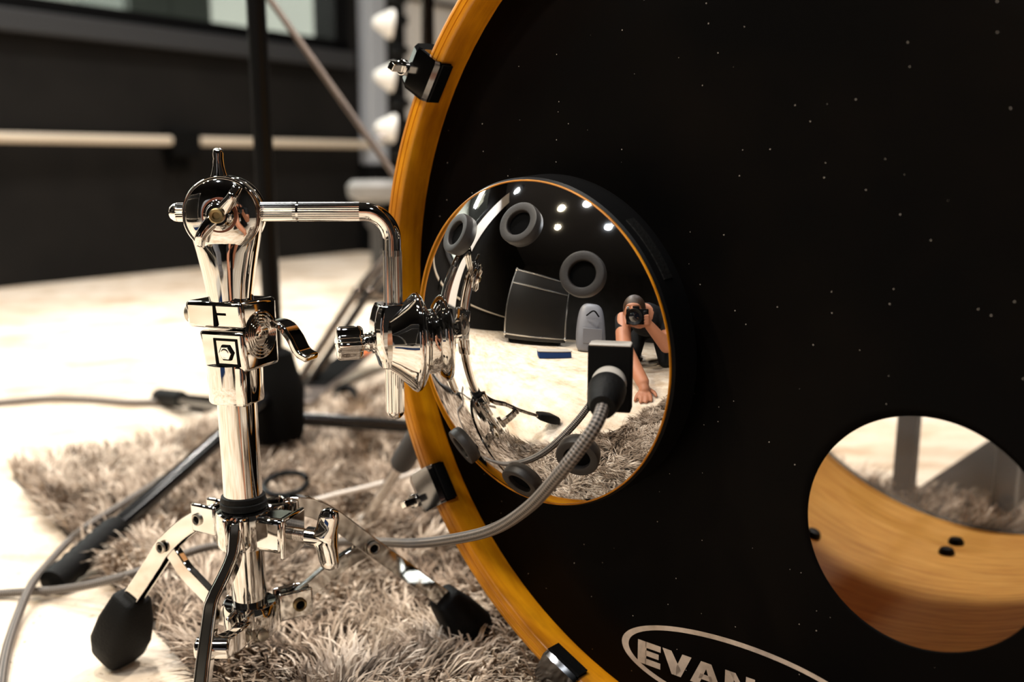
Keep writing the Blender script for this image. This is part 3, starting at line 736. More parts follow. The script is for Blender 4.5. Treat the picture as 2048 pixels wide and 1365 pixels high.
# ---- tilter
TC = colp(428); TZ = (TC-CB).dot(SU); kt = mpp(TC)
TRD = 76*kt
rdir = (V((ROD.x, ROD.y, 0))-V((TC.x, TC.y, 0))).normalized()
ta = rdir.cross(V((0, 0, 1))).normalized()          # disc axis
if ta.y > 0: ta = -ta
tu = V((0, 0, 1))
tx = rdir
secs = []
zb = TZ-zof(596)
for t, wv, dv in ((-zb-.004, .0150, .0150), (-zb+.004, .0158, .0155), (-zb*.66, .0183, .0160), (-zb*.45, .0207, .0165), (-zb*.25, .0230, .0150), (0, TRD*.985, .0135), (TRD*.35, TRD*.925, .0132), (TRD*.62, TRD*.77, .0128), (TRD*.82, TRD*.56, .0122), (TRD*.94, TRD*.33, .0115), (TRD*.985, TRD*.16, .011)):
    c0 = TC+SU*t
    secs.append(sell(c0, tx, ta, wv, dv, 40, 2.0 if t < -zb*.3 else 2.6))
til = MB().loft(secs).build('tilter_body', 'chrome', stand, sharp=50)
tf = frame(TC+ta*.0150, ta, tx)
# frame y is ta x tx ; make explicit up
def tl(x, y, z): return TC+tx*x+tu*y+ta*(.0150+z)
TF = M(((tx.x, tu.x, ta.x, (TC+ta*.012).x), (tx.y, tu.y, ta.y, (TC+ta*.012).y), (tx.z, tu.z, ta.z, (TC+ta*.012).z), (0, 0, 0, 1)))
MB().lathe([(TRD*.96, -.006), (TRD, -.004), (TRD, .0005), (TRD*.975, .0015), (TRD*.955, .0005), (TRD*.94, .0005), (TRD*.925, .0016), (TRD*.90, .0022), (TRD*.75, .0036), (TRD*.55, .0050), (TRD*.40, .0056), (1e-4, .0058)], TF, 72).build('tilter_disc', 'chrome', stand, sharp=40)
MB().lathe([(TRD*.46, .0045), (TRD*.45, .0064), (TRD*.30, .0066), (1e-4, .0066)], TF, 40).build('fibre_washer', 'washer_brown', til, sharp=40)
# back plate with fine ridge
MB().lathe([(TRD*.96, -.024), (TRD*1.0, -.023), (TRD*1.0, -.017), (TRD*.98, -.016)], TF, 72).build('back_disc', 'chrome', til, sharp=40)
# wing nut, S shaped
m = MB()
W_ = [(-.0135, -.0205), (-.0110, -.0130), (-.0062, -.0062), (0, 0), (.0058, .0066), (.0100, .0120), (.0135, .0190)]
pa = smooth_path([(x, y, 0) for x, y in W_], 5); secs = []
for j, p in enumerate(pa):
    s = abs(j-(len(pa)-1)/2)/((len(pa)-1)/2)
    t_ = (pa[min(j+1, len(pa)-1)]-pa[max(j-1, 0)]).normalized(); nn = V((-t_.y, t_.x, 0))
    wd_ = .0052*(1-s)+.0030*s; z1 = .0105+.004*math.sin(min(s*1.3, 1)*PI/2)-.006*max(0, s-.75)/.25
    z1 += .002; cz = (.0055+z1)/2
    secs.append([TF @ q for q in sell(p+V((0, 0, cz)), nn, V((0, 0, 1)), wd_, (z1-.0055)/2, 20, 2.8)])
m.loft(secs); wn_ = m.build('wing_nut', 'chrome', til, sharp=50)
MB().lathe([(.0104, .006), (.0102, .0082), (.0088, .0092), (.0080, .0118), (.0068, .0130), (1e-4, .0130)], TF, 32).build('nut_boss', 'chrome', wn_, sharp=40)
MB().lathe([(.0050, .0125), (.0050, .0158), (.0042, .0166), (.0026, .0164), (.0022, .0145), (1e-4, .0145)], TF, 24).build('bolt_end', 'brass_dark', wn_, sharp=40)
# lever peg on top (wing of the rear nut)
m = MB(); secs = []
for y, a, b in ((TRD-.004, .0075, .0050), (TRD+.001, .0056, .0045), (TRD+.006, .0042, .0040), (TRD+.011, .0036, .0036), (TRD+.0145, .0038, .0038), (TRD+.0170, .0034, .0034), (TRD+.0183, .0018, .0018)):
    secs.append([TF @ q for q in sell(V((-.0045, y, -.020)), V((1, 0, 0)), V((0, 0, 1)), a, b, 20)])
m.loft(secs).build('lever_peg', 'chrome', til, sharp=60)
# bent L rod : knurled sections, plain bend
RR = .00655
zr = TC.z+.0012
P0 = V((TC.x, TC.y, zr)); D1 = rdir
tlen = (V((ROD.x, ROD.y, 0))-V((TC.x, TC.y, 0))).length
ztop = zr
zend = pix(794, 818, mpp(V((ROD.x, ROD.y, .2)))*F).z
def knurl(p, q, nm, rr=RR, cap0=False, cap1=False):
    p, q = V(p), V(q); L = (q-p).length; f = frame(p, q-p, (0.3, .2, .9)); mb = MB(); n = 56
    prof = [(0., 1.)]+[(L, 1.)]
    if cap0: prof = [(-.0065, .02), (-.0062, .35), (-.0050, .66), (-.0028, .90), (-.0008, .985)]+prof
    if cap1: prof = prof+[(L+.0010, .97), (L+.0030, .88), (L+.0050, .62), (L+.0060, .3), (L+.0062, .02)]
    secs = []
    for z, s in prof:
        kn = 1 if 0 <= z <= L else 0
        secs.append([f @ V(((rr*s-(.00048*kn if k % 2 else 0))*math.cos(2*PI*k/n), (rr*s-(.00048*kn if k % 2 else 0))*math.sin(2*PI*k/n), z)) for k in range(n)])
    mb.loft(secs); return mb.build(nm, 'knurl', stand, sharp=25)
gx = [((584-441)*kt)/rdir.x, ((706-441)*kt*1.005)/rdir.x]
knurl(P0-D1*((441-349)*kt), P0-D1*.010, 'arm_knurl', cap0=True)
knurl(P0+D1*.010, P0+D1*(gx[0]-.0008), 'arm_knurl')
knurl(P0+D1*(gx[0]+.0008), P0+D1*gx[1], 'arm_knurl')
br_ = .019
bend = [P0+D1*(gx[0]-.003), P0+D1*(gx[0]+.003), P0+D1*(gx[1]-.002), P0+D1*(tlen-br_)]
for k in range(1, 13):
    a = PI/2*k/12; bend.append(P0+D1*(tlen-br_+br_*math.sin(a))-V((0, 0, 1))*(br_-br_*math.cos(a)))
zk = pix(787, 500, mpp(V((ROD.x, ROD.y, .32)))*F).z
bend.append(V((ROD.x, ROD.y, zk-.004)))
MB().tube(bend, RR*.955, 40).build('bent_arm', 'chrome', stand, sharp=60, label='chrome bend of the arm')
knurl(V((ROD.x, ROD.y, zk)), V((ROD.x, ROD.y, zend)), 'arm_knurl', cap1=True)

# ---- microphone clamp around the rod
kc = mpp(V((ROD.x, ROD.y, .27)))
zcl0, zcl1 = pix(787, 735, kc*F).z, pix(787, 604, kc*F).z
m = MB(); cn = V((ROD.x, ROD.y, 0)); tn = V((0, 0, 1)).cross(mdir).normalized()
def oc(hw_, hd, z, ch): return [cn+mdir*x+tn*y+V((0, 0, z)) for x, y in ((-hw_, -hd+ch), (-hw_, hd-ch), (-hw_+ch, hd), (hw_-ch, hd), (hw_, hd-ch), (hw_, -hd+ch), (hw_-ch, -hd), (-hw_+ch, -hd))]
H_ = zcl1-zcl0
m.loft([oc(.0095, .010, zcl0, .003), oc(.0115, .0125, zcl0+H_*.16, .0035), oc(.0150, .0140, zcl0+H_*.36, .004), oc(.0155, .0140, zcl0+H_*.70, .004), oc(.0135, .0125, zcl0+H_*.90, .0035), oc(.0115, .0115, zcl1, .003)])
cl = m.build('rod_clamp', 'chrome', mic, bevel=.0012, sharp=30)
m = MB(); m.box((.0016, .030, H_*.96), frame(cn+V((0, 0, (zcl0+zcl1)/2))-mdir*.006, V((0, 0, 1)), mdir)); m.build('clamp_plate', 'chrome', cl, bevel=.0005)
zkn = pix(745, 681, kc*F).z
kf = frame(V((cn.x, cn.y, zkn))+mdir*.013, mdir, (0, 0, 1))
MB().lathe([(1e-4, 0), (.0082, 0), (.0082, .002), (.0066, .003), (.0070, .0055), (.0060, .0065), (.0055, .012), (1e-4, .012)], kf, 28).build('knob_collar', 'chrome', cl, sharp=40)
m = MB(); poly_ = []
for j in range(64):
    a = 2*PI*j/64; rr = .0092+.0024*math.cos(4*a)+.0004*math.cos(8*a); poly_.append((rr*math.cos(a), rr*math.sin(a)))
secs = []
for z, s in ((.009, .84), (.0105, .97), (.0125, 1), (.0245, 1), (.0262, .95), (.027, .84), (.0272, .02)):
    secs.append([kf @ V((x*s, y*s, z)) for x, y in poly_])
m.loft(secs).build('clamp_knob', 'chrome', cl, sharp=40)

# ---- XLR socket plate and cable
xp = ondome(1222, 752); xn = (xp-MO).normalized()
xd = (xn*.55+V((0, -1, 0))*.45+V((0, 0, -.10))).normalized()
XF = frame(xp, V((xn.x, xn.y, xn.z*.2)).normalized(), (1, 0, 0))
XY = XF.to_3x3() @ V((0, 1, 0))
m = MB(); m.box((.0262, .0405, .013), XF, (0, 0, .004)); sk = m.build('socket_plate', 'black_matte', mic, bevel=.0012, label='black socket plate')
ut = 1 if XY.z > 0 else -1
m = MB(); m.box((.0250, .0012, .0122), XF, (0, ut*.0205, .0042)); m.build('plate_edge', 'cream_plastic', sk, bevel=.0006)
# ================================================================== cables
cs = XF @ V((0, -ut*.002, .0108)); ds = depth_of(cs)
ce_ = pix(1205, 816, ds-.030); ca = (ce_-cs).normalized(); cl_ = (ce_-cs).length
cab = thing('microphone_cable', onfloor(640, 1089), 'grey braided cable plugged into the dome microphone and trailing over the rug', 'cable')
CF_ = frame(cs, ca, (0, 0, 1))
cn_ = MB().lathe([(1e-4, -.002), (.0103, -.002), (.0106, 0), (.0106, cl_*.25), (.0100, cl_*.27), (1e-4, cl_*.27)], CF_, 40).build('connector', 'cream_plastic', cab, sharp=40, label='pale connector ring')
MB().lathe([(1e-4, cl_*.20), (.0104, cl_*.20), (.0113, cl_*.26), (.0112, cl_*.45), (.0098, cl_*.72), (.0082, cl_*.92), (.0074, cl_*1.0), (.0050, cl_*1.02), (1e-4, cl_*1.02)], CF_, 40).build('connector_boot', 'rubber', cn_, sharp=45, label='black rubber boot')
d0 = depth_of(ce_)
path = [cs+ca*cl_*.8, ce_, pix(1193, 848, d0-.008), pix(1165, 890, d0-.008), pix(1120, 947, d0), pix(1058, 1014, d0+.035), pix(985, 1060, d0+.085), pix(900, 1080, d0+.15), pix(830, 1087, d0+.22), pix(765, 1085, .885), pix(700, 1084, .94), pix(640, 1089, .975), pix(550, 1095, .985)]
path += [onfloor(470, 1092, .036), onfloor(400, 1099, .036), onfloor(280, 1143, .034), onfloor(190, 1168, .024), onfloor(120, 1180, .012), onfloor(60, 1184, .008), onfloor(0, 1188, .005), onfloor(-120, 1200, .005)]
MB().tube(smooth_path(path, 10), .0039, 18).build('cable_cord', 'braid_cable', cab, sharp=60)
c = MB().tube(smooth_path([onfloor(330, 955, .034), onfloor(240, 1012, .034), onfloor(180, 1050, .030), onfloor(138, 1083, .016), onfloor(95, 1130, .010), onfloor(62, 1172, .018), onfloor(35, 1235, .007), onfloor(14, 1300, .005), onfloor(2, 1370, .005), onfloor(-2, 1460, .005)], 8), .0040, 18).build('instrument_cable', 'braid_cable', sharp=60)
tag(c, 'grey braided cable curving off the rug corner at the bottom left', 'cable')
fc = thing('floor_cable', onfloor(200, 800), 'soft grey cable lying on the floor behind the rug with a black plug', 'cable')
MB().tube(smooth_path([onfloor(-80, 812, .006), onfloor(0, 806, .006), onfloor(100, 798, .006), onfloor(180, 800, .006), onfloor(270, 806, .006), onfloor(380, 800, .010)], 8), .0065, 12).build('cable_cord', 'soft_cable', fc)
pa_, pb_ = onfloor(375, 803, .012), onfloor(425, 812, .012)
m = MB(); m.lathe([(1e-4, 0), (.008, 0), (.011, .015), (.0135, .018), (.0135, .050), (.010, .054), (1e-4, .054)], frame(pa_, pb_-pa_), 24); m.build('plug', 'black_matte', fc)
c = MB().tube(smooth_path([onfloor(598, 1012, .04), onfloor(660, 993, .042), onfloor(730, 976, .042), onfloor(800, 957, .042), onfloor(860, 935, .04)], 6), .0028, 10).build('white_lead', 'white_cable')
tag(c, 'thin white lead lying across the rug beside the drum spur', 'cable')
lp = []
ctr = onfloor(572, 968, .04)
for k in range(15):
    a = 2*PI*k/15*1.0+.5; lp.append(ctr+V((.024*math.cos(a), .030*math.sin(a), .004*math.sin(a))))
c = MB().tube(smooth_path(lp, 4), .0035, 10).build('cable_loop', 'black_paint'); tag(c, 'small dark loop of cord lying on the rug behind the chrome tube', 'cord')
# black ring on the floor
rg = onfloor(690, 822, .0); rfm = frame(rg+V((0, 0, .024)), V((-.25, -.75, .62)), (1, 0, 0))
c = MB().lathe([(.012+.0062*math.cos(2*PI*k/12)+.004, .0085*math.sin(2*PI*k/12)) for k in range(12)], rfm, 36, close=True).build('rubber_ring', 'rubber')
tag(c, 'black rubber ring standing on the floor beside the pedal', 'ring')

# ================================================================== black microphone stand
MBs = V((-.321, 1.365, 0))
bs = thing('black_stand', MBs, 'tall black tripod microphone stand behind the chrome stand', 'microphone stand')
MB().cyl(MBs+V((0, 0, .03)), MBs+V((-.015, 0, 1.35)), .0125, seg=28).build('pole', 'black_paint', bs)
MB().lathe([(1e-4, .025), (.030, .025), (.036, .04), (.038, .10), (.030, .125), (.024, .15), (.016, .155), (1e-4, .155)], M.Translation(MBs), 36).build('leg_hub', 'black_matte', bs, sharp=40)
for tgt, s in ((onfloor(105, 1168, .012), .10), (V((.05, 1.44, .012)), .060), (V((-.60, 1.70, .012)), .07)):
    a = MBs+V((0, 0, s)); t = (tgt-a).normalized()
    lg_ = MB().cyl(a+t*.02, tgt-t*.05, .0098, seg=20).build('leg', 'black_gloss', bs)
    f = frame(tgt-t*.105, t)
    pr = [(1e-4, 0), (.0125, 0)]
    for j in range(6): pr += [(.0145, .012+j*.012), (.0128, .018+j*.012)]
    MB().lathe(pr+[(.0150, .095), (.0135, .105), (1e-4, .107)], f, 24).build('rubber_foot', 'rubber', lg_)
m = MB(); m.lathe([(1e-4, .80), (.02, .80), (.024, .82), (.024, .87), (.018, .89), (1e-4, .89)], M.Translation(MBs+V((-.009, 0, 0))), 28)
m.build('height_clutch', 'black_paint', bs)
b0 = pix(505, -50, 1.50); b1 = pix(800, 366, 1.42)
bm_ = MB().cyl(b0, b1, .0050, seg=16).build('boom_arm', 'boom_grey', bs, label='thin grey brown boom arm')
MB().ball(b0, .020, 16).build('boom_joint', 'black_paint', bm_)

# ================================================================== hi-hat stand behind the drum
HB = V((-.16, 2.02, 0))
hh = thing('hi_hat_stand', HB, 'chrome hi-hat stand with footboard on the floor behind the drum hoop', 'hi-hat stand')
MB().cyl(HB+V((0, 0, .02)), HB+V((0, 0, 1.0)), .0125, seg=24).build('upright_tube', 'old_chrome', hh)
MB().lathe([(1e-4, .30), (.02, .30), (.024, .31), (.024, .345), (.02, .355), (1e-4, .355)], M.Translation(HB), 24).build('leg_hub', 'old_chrome', hh)
fA = onfloor(585, 800, .012)
for j, tg in enumerate((fA, V((.25, 2.10, .012)), V((-.20, 2.52, .012)))):
    top = HB+V((0, 0, .325)); t = tg-top; sdv = V((0, 0, 1)).cross(t).normalized()
    m = MB()
    kn = top.lerp(tg, .52)+V((0, 0, .012))
    for sgn in (-1, 1):
        m.tube(smooth_path([top+sdv*sgn*.012, top.lerp(tg, .25)+sdv*sgn*.013, kn+sdv*sgn*.014, tg.lerp(kn, .35)+sdv*sgn*.013, tg+sdv*sgn*.008], 4), .0078, 10)
    lg_ = m.build('leg', 'old_chrome', hh)
    MB().ball(tg, .015, 14).build('rubber_foot', 'rubber', lg_)
    m = MB(); m.tube([kn, HB+V((0, 0, .13))+t.normalized()*.012], .006, 10); m.build('brace', 'old_chrome', hh)
    MB().ball(kn+sdv*.016, .009, 12).ball(kn-sdv*.016, .009, 12).build('joint_rivet', 'old_chrome', lg_)
# footboard
q0 = onfloor(585, 806, .028); q1 = pix(742, 688, depth_of(onfloor(650, 752))+.10)
t = (q1-q0); sdv = V((0, 0, 1)).cross(t).normalized()
m = MB(); m.strip([q0, q0.lerp(q1, .5), q0.lerp(q1, .97)], sdv, [.062, .068, .052], .007); fbd = m.build('footboard', 'footboard', hh, bevel=.002)
m = MB(); m.strip([q0.lerp(q1, .74)+V((0, 0, .004)), q0.lerp(q1, .93)+V((0, 0, .004))], sdv, .048, .004); m.build('toe_reflection', 'orange_reflection', fbd)  # orange strip puts a reflection on the toe end as plain colour
m = MB(); m.strip([q0.lerp(q1, .2)+V((0, 0, .004)), q0.lerp(q1, .68)+V((0, 0, .004))], sdv, .050, .004); m.build('grip_pad', 'black_matte', fbd)
m = MB(); m.strip([q0-t.normalized()*.015-V((0, 0, .012)), q0-t.normalized()*.07-V((0, 0, .016))], sdv, .06, .008); m.build('heel_plate', 'black_paint', hh, bevel=.002)
for sgn in (-1, 1): MB().tube([q0+sdv*.032*sgn+V((0, 0, -.016)), HB+sdv*.032*sgn+V((0, 0, .02))], .0045, 10).build('base_rod', 'old_chrome', hh)
m = MB(); m.tube([q1, HB+V((0, 0, .25))], .006, 8); m.build('chain', 'black_paint', hh)

# ================================================================== kick pedal behind the drum (seen through the port)
KB = DP(-.055, -RH+.006, -SHD-.02); KB.z = .004
kp = thing('kick_pedal', KB, 'chrome and black kick pedal clamped to the rear of the bass drum', 'pedal')
kd = -DN; ks = DE
def KP(a, b, z): return KB+kd*a+ks*b+V((0, 0, z))
for sgn in (-1, 1):
    m = MB(); m.strip([KP(.06, sgn*.055, .01), KP(.065, sgn*.055, .12), KP(.07, sgn*.05, .235)], ks, .024, .018); m.build('frame_post', 'black_paint', kp, bevel=.003)
MB().cyl(KP(.07, -.07, .225), KP(.07, .07, .225), .008, seg=16).build('axle', 'chrome', kp)
m = MB(); m.strip([KP(.42, 0, .03), KP(.10, 0, .13)], ks, .085, .009); m.build('footboard', 'black_paint', kp, bevel=.003)
m = MB(); m.strip([KP(.03, 0, .006), KP(.48, 0, .006)], ks, .11, .008); m.build('base_plate', 'black_paint', kp, bevel=.002)
m = MB(); m.tube([KP(.10, 0, .13), KP(.075, 0, .235)], .007, 8); m.build('chain', 'black_paint', kp)
m = MB(); m.tube([KP(.07, 0, .225), KP(.115, 0, .43)], .0045, 10); bt = m.build('beater_shaft', 'chrome', kp)
MB().cyl(KP(.085, 0, .425), KP(.15, 0, .425), .026, seg=24).build('beater', 'white_panel', bt, bevel=.006)
# drum stool behind
SB = DP(.02, 0, -SHD-.75); SB.z = 0
st = thing('drum_stool', SB, 'round black drum stool on a tripod behind the kick pedal', 'stool')
MB().lathe([(1e-4, .47), (.15, .47), (.165, .49), (.165, .54), (.15, .56), (1e-4, .565)], M.Translation(SB), 40).build('seat', 'case_black', st, sharp=50)
MB().cyl(SB+V((0, 0, .12)), SB+V((0, 0, .47)), .014, seg=18).build('stem', 'chrome', st)
for k in range(3):
    a = 2*PI*k/3+.4; d_ = V((math.cos(a), math.sin(a), 0))
    m = MB(); m.tube([SB+V((0, 0, .30)), SB+d_*.12+V((0, 0, .18)), SB+d_*.25+V((0, 0, .012))], .009, 10); lg_ = m.build('leg', 'chrome', st)
    MB().ball(SB+d_*.25+V((0, 0, .014)), .014, 12).build('rubber_foot', 'rubber', lg_)

# ================================================================== post with white cones, and pedestal, near the wall
PB = pix(803, 250, 3.3); PB.z = 0
cr = thing('fitting_post', PB, 'dark threaded post carrying white cone fittings, left of the drum hoop', 'post')
MB().cyl(PB+V((0, 0, .012)), PB+V((0, 0, 1.35)), .011, seg=16).build('post_rod', 'black_paint', cr)
MB().lathe([(1e-4, 0), (.14, 0), (.14, .010), (.02, .022), (1e-4, .022)], M.Translation(PB), 32).build('post_base', 'black_matte', cr)
for py in (-45, 55, 158, 258):
    z = pix(800, py, 3.3).z
    c = PB+V((-.004, 0, z))
    cn2 = MB().lathe([(1e-4, 0), (.044, 0), (.047, .007), (.016, .058), (.005, .064), (1e-4, .064)], frame(c+V((-.016, -.012, 0)), (-1, -.25, .12)), 32).build('cone', 'white_panel', cr, sharp=40)
    MB().lathe([(1e-4, -.030), (.022, -.030), (.032, -.022), (.032, -.008), (.016, 0), (.016, .06), (.027, .066), (.027, .09), (1e-4, .09)], M.Translation(c+V((.004, 0, -.062))), 20).build('clamp_knob', 'black_paint', cn2)
QB = pix(752, 380, 3.05); qz = QB.z; QB.z = 0
pd = thing('pedestal_stand', QB, 'small grey round topped pedestal by the black wall, beside the drum hoop', 'stand')
MB().lathe([(1e-4, qz-.035), (.055, qz-.035), (.082, qz-.020), (.086, qz+.012), (.070, qz+.028), (1e-4, qz+.030)], M.Translation(QB), 40).build('top', 'pedestal_grey', pd, sharp=50)
MB().lathe([(1e-4, .01), (.020, .01), (.018, qz-.12), (.034, qz-.10), (.034, qz-.075), (.018, qz-.06), (.018, qz-.03), (1e-4, qz-.03)], M.Translation(QB), 24).build('stem', 'frame_dark', pd, sharp=40)
MB().lathe([(1e-4, 0), (.09, 0), (.09, .008), (.03, .016), (1e-4, .016)], M.Translation(QB), 32).build('base', 'black_matte', pd)

# ================================================================== shag rug
RA = V((-.645, 1.275)); r1 = V((.605, -.796)); r2 = V((.64, .768)); RL1, RL2 = 1.62, .88
rug = thing('shag_rug', (RA.x, RA.y, 0), 'thick shaggy beige and brown rug under the drum and the stand', 'rug')
c4 = [RA, RA+r1*RL1, RA+r1*RL1+r2*RL2, RA+r2*RL2]
MB().prism([(p.x, p.y) for p in c4], .004, I4).build('rug_backing', 'rug_backing', rug, smooth=False)
def pile():
    rs = np.random.default_rng(3)
    sp_ = .0115
    nu, nv = int(RL1/sp_), int(RL2/sp_)
    gu, gv = np.meshgrid(np.arange(nu), np.arange(nv), indexing='ij')
    u = (gu.ravel()+rs.uniform(.1, .9, gu.size))*sp_; v = (gv.ravel()+rs.uniform(.1, .9, gu.size))*sp_
    x = RA.x+r1.x*u+r2.x*v; y = RA.y+r1.y*u+r2.y*v
    # keep only what the camera or the dome could see
    keep = (y < 2.35) & (x < .75) & (x+y*.35 < 1.05)
    x, y, u, v = x[keep], y[keep], u[keep], v[keep]
    # tuft lean: smooth swirl field
    ang = 2.2*np.sin(9*x+5*y)+1.7*np.sin(23*y-11*x+1.3)+1.5*np.sin(37*x+29*y)+rs.normal(0, .75, x.size)
    tone = .52+.16*np.sin(13*x+2.1)*np.sin(11*y)+.10*np.sin(41*x-33*y)+rs.normal(0, .20, x.size)
    near = (y < 1.25) & (x < .35)
    cnt = np.where(near, 14, 8)
    idx = np.repeat(np.arange(x.size), cnt); n = idx.size
    bx = x[idx]+rs.normal(0, .0026, n); by = y[idx]+rs.normal(0, .0026, n)
    a = ang[idx]+rs.normal(0, .42, n); ln = rs.uniform(.024, .042, n); tilt = rs.uniform(.55, 1.15, n)
    # clearance under the drum
    rel = np.stack([bx-DC.x, by-DC.y], 1); ax_ = rel@np.array([DN.x, DN.y]); la = rel@np.array([DE.x, DE.y])
    under = (ax_ < .02) & (ax_ > -SHD-.02) & (np.abs(la) < RH)
    clr = np.where(under, DC.z-np.sqrt(np.maximum(RH**2-np.minimum(np.abs(la)+.012, RH)**2, 0))-.004, 1.)
    tn_ = np.clip(tone[idx]+rs.normal(0, .09, n), 0, 1)
    hmax = np.clip(clr, .003, 1)
    zt = np.minimum(ln*np.cos(tilt), hmax); ho = ln*np.sin(tilt); ho = np.where(clr < .03, ho*.4, ho)
    dx, dy = np.cos(a), np.sin(a); wx, wy = -dy, dx
    wd = rs.uniform(.0007, .0014, n)
    P = []
    for t, hz, hh_, ws in ((0, 0, 0, 1.), (.45, .60, .28, 1.0), (.8, .93, .66, .8), (1., 1., 1.05, 0.)):
        cx = bx+dx*ho*hh_; cy = by+dy*ho*hh_; cz = .003+zt*hz
        if ws > 0:
            P += [np.stack([cx-wx*wd*ws, cy-wy*wd*ws, cz], 1), np.stack([cx+wx*wd*ws, cy+wy*wd*ws, cz], 1)]
        else: P.append(np.stack([cx, cy, cz], 1))
    vs = np.stack(P, 1).reshape(-1, 3); b = np.arange(n)*7
    tris = np.stack([np.stack([b+i, b+j, b+k], 1) for i, j, k in ((0, 1, 3), (0, 3, 2), (2, 3, 5), (2, 5, 4), (4, 5, 6))], 1).reshape(-1, 3)
    vs[:, 0] -= RA.x; vs[:, 1] -= RA.y
    me = bpy.data.meshes.new('pile'); nt_ = len(tris)
    me.vertices.add(len(vs)); me.vertices.foreach_set('co', vs.ravel().astype(np.float32))
    me.loops.add(nt_*3); me.loops.foreach_set('vertex_index', tris.ravel().astype(np.int32))
    me.polygons.add(nt_); me.polygons.foreach_set('loop_start', (np.arange(nt_)*3).astype(np.int32)); me.polygons.foreach_set('loop_total', np.full(nt_, 3, np.int32))
    at = me.attributes.new('tint', 'FLOAT', 'POINT'); at.data.foreach_set('value', np.repeat(tn_, 7).astype(np.float32))
    me.update(); me.polygons.foreach_set('use_smooth', np.ones(nt_, bool))
    me.materials.append(MATS['rug_pile'])
    o = bpy.data.objects.new('pile', me); COL.objects.link(o); o.parent = rug; o['kind'] = 'stuff'; o['label'] = 'long shaggy beige pile'
pile()

# ================================================================== behind the camera: what the dome mirrors
def rot(c, a): return M.Translation(V(c)) @ M.Rotation(a, 4, 'Z')
FC = rot((-1.92, -.62, 0), math.radians(118))
fcs = thing('flight_case', (-1.92, -.62, 0), 'tall black flight case with aluminium edges behind the photographer', 'case')
m = MB(); m.box((1.25, .62, 1.12), FC, (0, 0, .63)); m.build('body', 'case_black', fcs, bevel=.01)
m = MB()
for x in (-.62, .62):
    for y in (-.305, .305): m.box((.03, .03, 1.06), FC, (x, y, .66))
for z in (.14, .95, 1.18):
    for y in (-.308, .308): m.box((1.25, .022, .022), FC, (0, y, z))
    for x in (-.622, .622): m.box((.022, .62, .022), FC, (x, 0, z))
m.build('edge_trim', 'aluminium', fcs, bevel=.003)
for x in (-.5, .5):
    for y in (-.22, .22):
        cc = FC @ V((x, y, .055)); tdir = (FC.to_3x3() @ V((0, 1, 0)))
        MB().cyl(cc-tdir*.018, cc+tdir*.018, .054, seg=24).build('castor', 'rubber', fcs, bevel=.004)
        m = MB(); m.box((.05, .06, .05), FC, (x, y, .11)); m.build('castor_plate', 'aluminium', fcs)
for x in (-.62, .62):
    for y in (-.305, .305):
        for z in (.14, 1.18): MB().ball(FC @ V((x, y, z)), .035, 14).build('corner_ball', 'aluminium', fcs)
BX = rot((-.87, -.24, 0), math.radians(118))
bb = thing('blue_box', (-.87, -.24, 0), 'low blue cloth covered box on the floor in front of the flight case', 'box')
m = MB(); m.box((.40, .14, .07), BX, (0, 0, .035)); m.build('body', 'blue_cloth', bb, bevel=.012)
m = MB(); m.box((.41, .15, .012), BX, (0, 0, .076)); m.build('lid', 'cream_plastic', bb, bevel=.004)
# padded bag
GB = V((-.80, -1.02, 0))
gb = thing('gig_bag', GB, 'grey padded gig bag leaning beside the flight case', 'bag')
secs = []
gx_, gy_ = V((.80, -.6, 0)), V((.6, .80, 0))
for z, a, b, lean in ((0.0, .20, .13, 0), (.03, .24, .16, .0), (.2, .25, .17, -.02), (.42, .24, .15, -.05), (.62, .22, .12, -.08), (.74, .18, .09, -.10), (.79, .10, .05, -.11)):
    secs.append(sell(GB+V((0, 0, z))+gy_*lean, gx_, gy_, a, b, 28, 3.))
bag = MB().loft(secs).build('bag_body', 'bag_grey', gb, sub=1, sharp=80)
m = MB(); m.tube(smooth_path([GB+V((0, 0, .55))+gy_*.10-gx_*.1, GB+V((0, 0, .62))+gy_*.16, GB+V((0, 0, .55))+gy_*.10+gx_*.1], 6), .012, 10); m.build('handle', 'black_matte', gb)
m = MB(); m.box((.30, .012, .22), frame(GB+V((0, 0, .25))+gy_*.155, V((0, 0, 1)), gx_)); m.build('pocket', 'bag_grey', gb, bevel=.02)

# ================================================================== the photographer
ph = thing('person', (.05, -.55, 0), 'person in black kneeling low behind the camera, one hand on the floor', 'person')
def capsule(mb, p, q, r0, r1, seg=20): 
    p, q = V(p), V(q); mb.ball(p, r0, seg); mb.ball(q, r1, seg); mb.cyl(p, q, r0, r1, seg)
def chain(mb, pts, rr, seg=18):
    for k in range(len(pts)-1): capsule(mb, pts[k], pts[k+1], rr[k], rr[k+1], seg)
b = MB()
hip, chest, neck = (.12, -.66, .40), (.07, -.36, .43), (.02, -.22, .455)
chain(b, [hip, (.09, -.51, .43), chest], [.145, .140, .150]); chain(b, [chest, (.035, -.28, .455), neck], [.13, .09, .056])
shl, shr = V((-.13, -.29, .42)), V((.25, -.30, .42))
chain(b, [shl, chest, shr], [.062, .10, .062])
chain(b, [hip, (.20, -.56, .30), (.24, -.36, .065)], [.12, .085, .062]); chain(b, [(.24, -.36, .065), (.25, -.78, .055), (.26, -.92, .04)], [.055, .05, .036]); chain(b, [(.26, -.90, .04), (.27, -1.06, .035)], [.036, .030])
chain(b, [hip, (-.02, -.58, .28), (-.05, -.38, .065)], [.12, .085, .062]); chain(b, [(-.05, -.38, .065), (-.04, -.78, .055), (-.04, -.92, .04)], [.055, .05, .036]); chain(b, [(-.04, -.90, .04), (-.05, -1.06, .035)], [.036, .030])
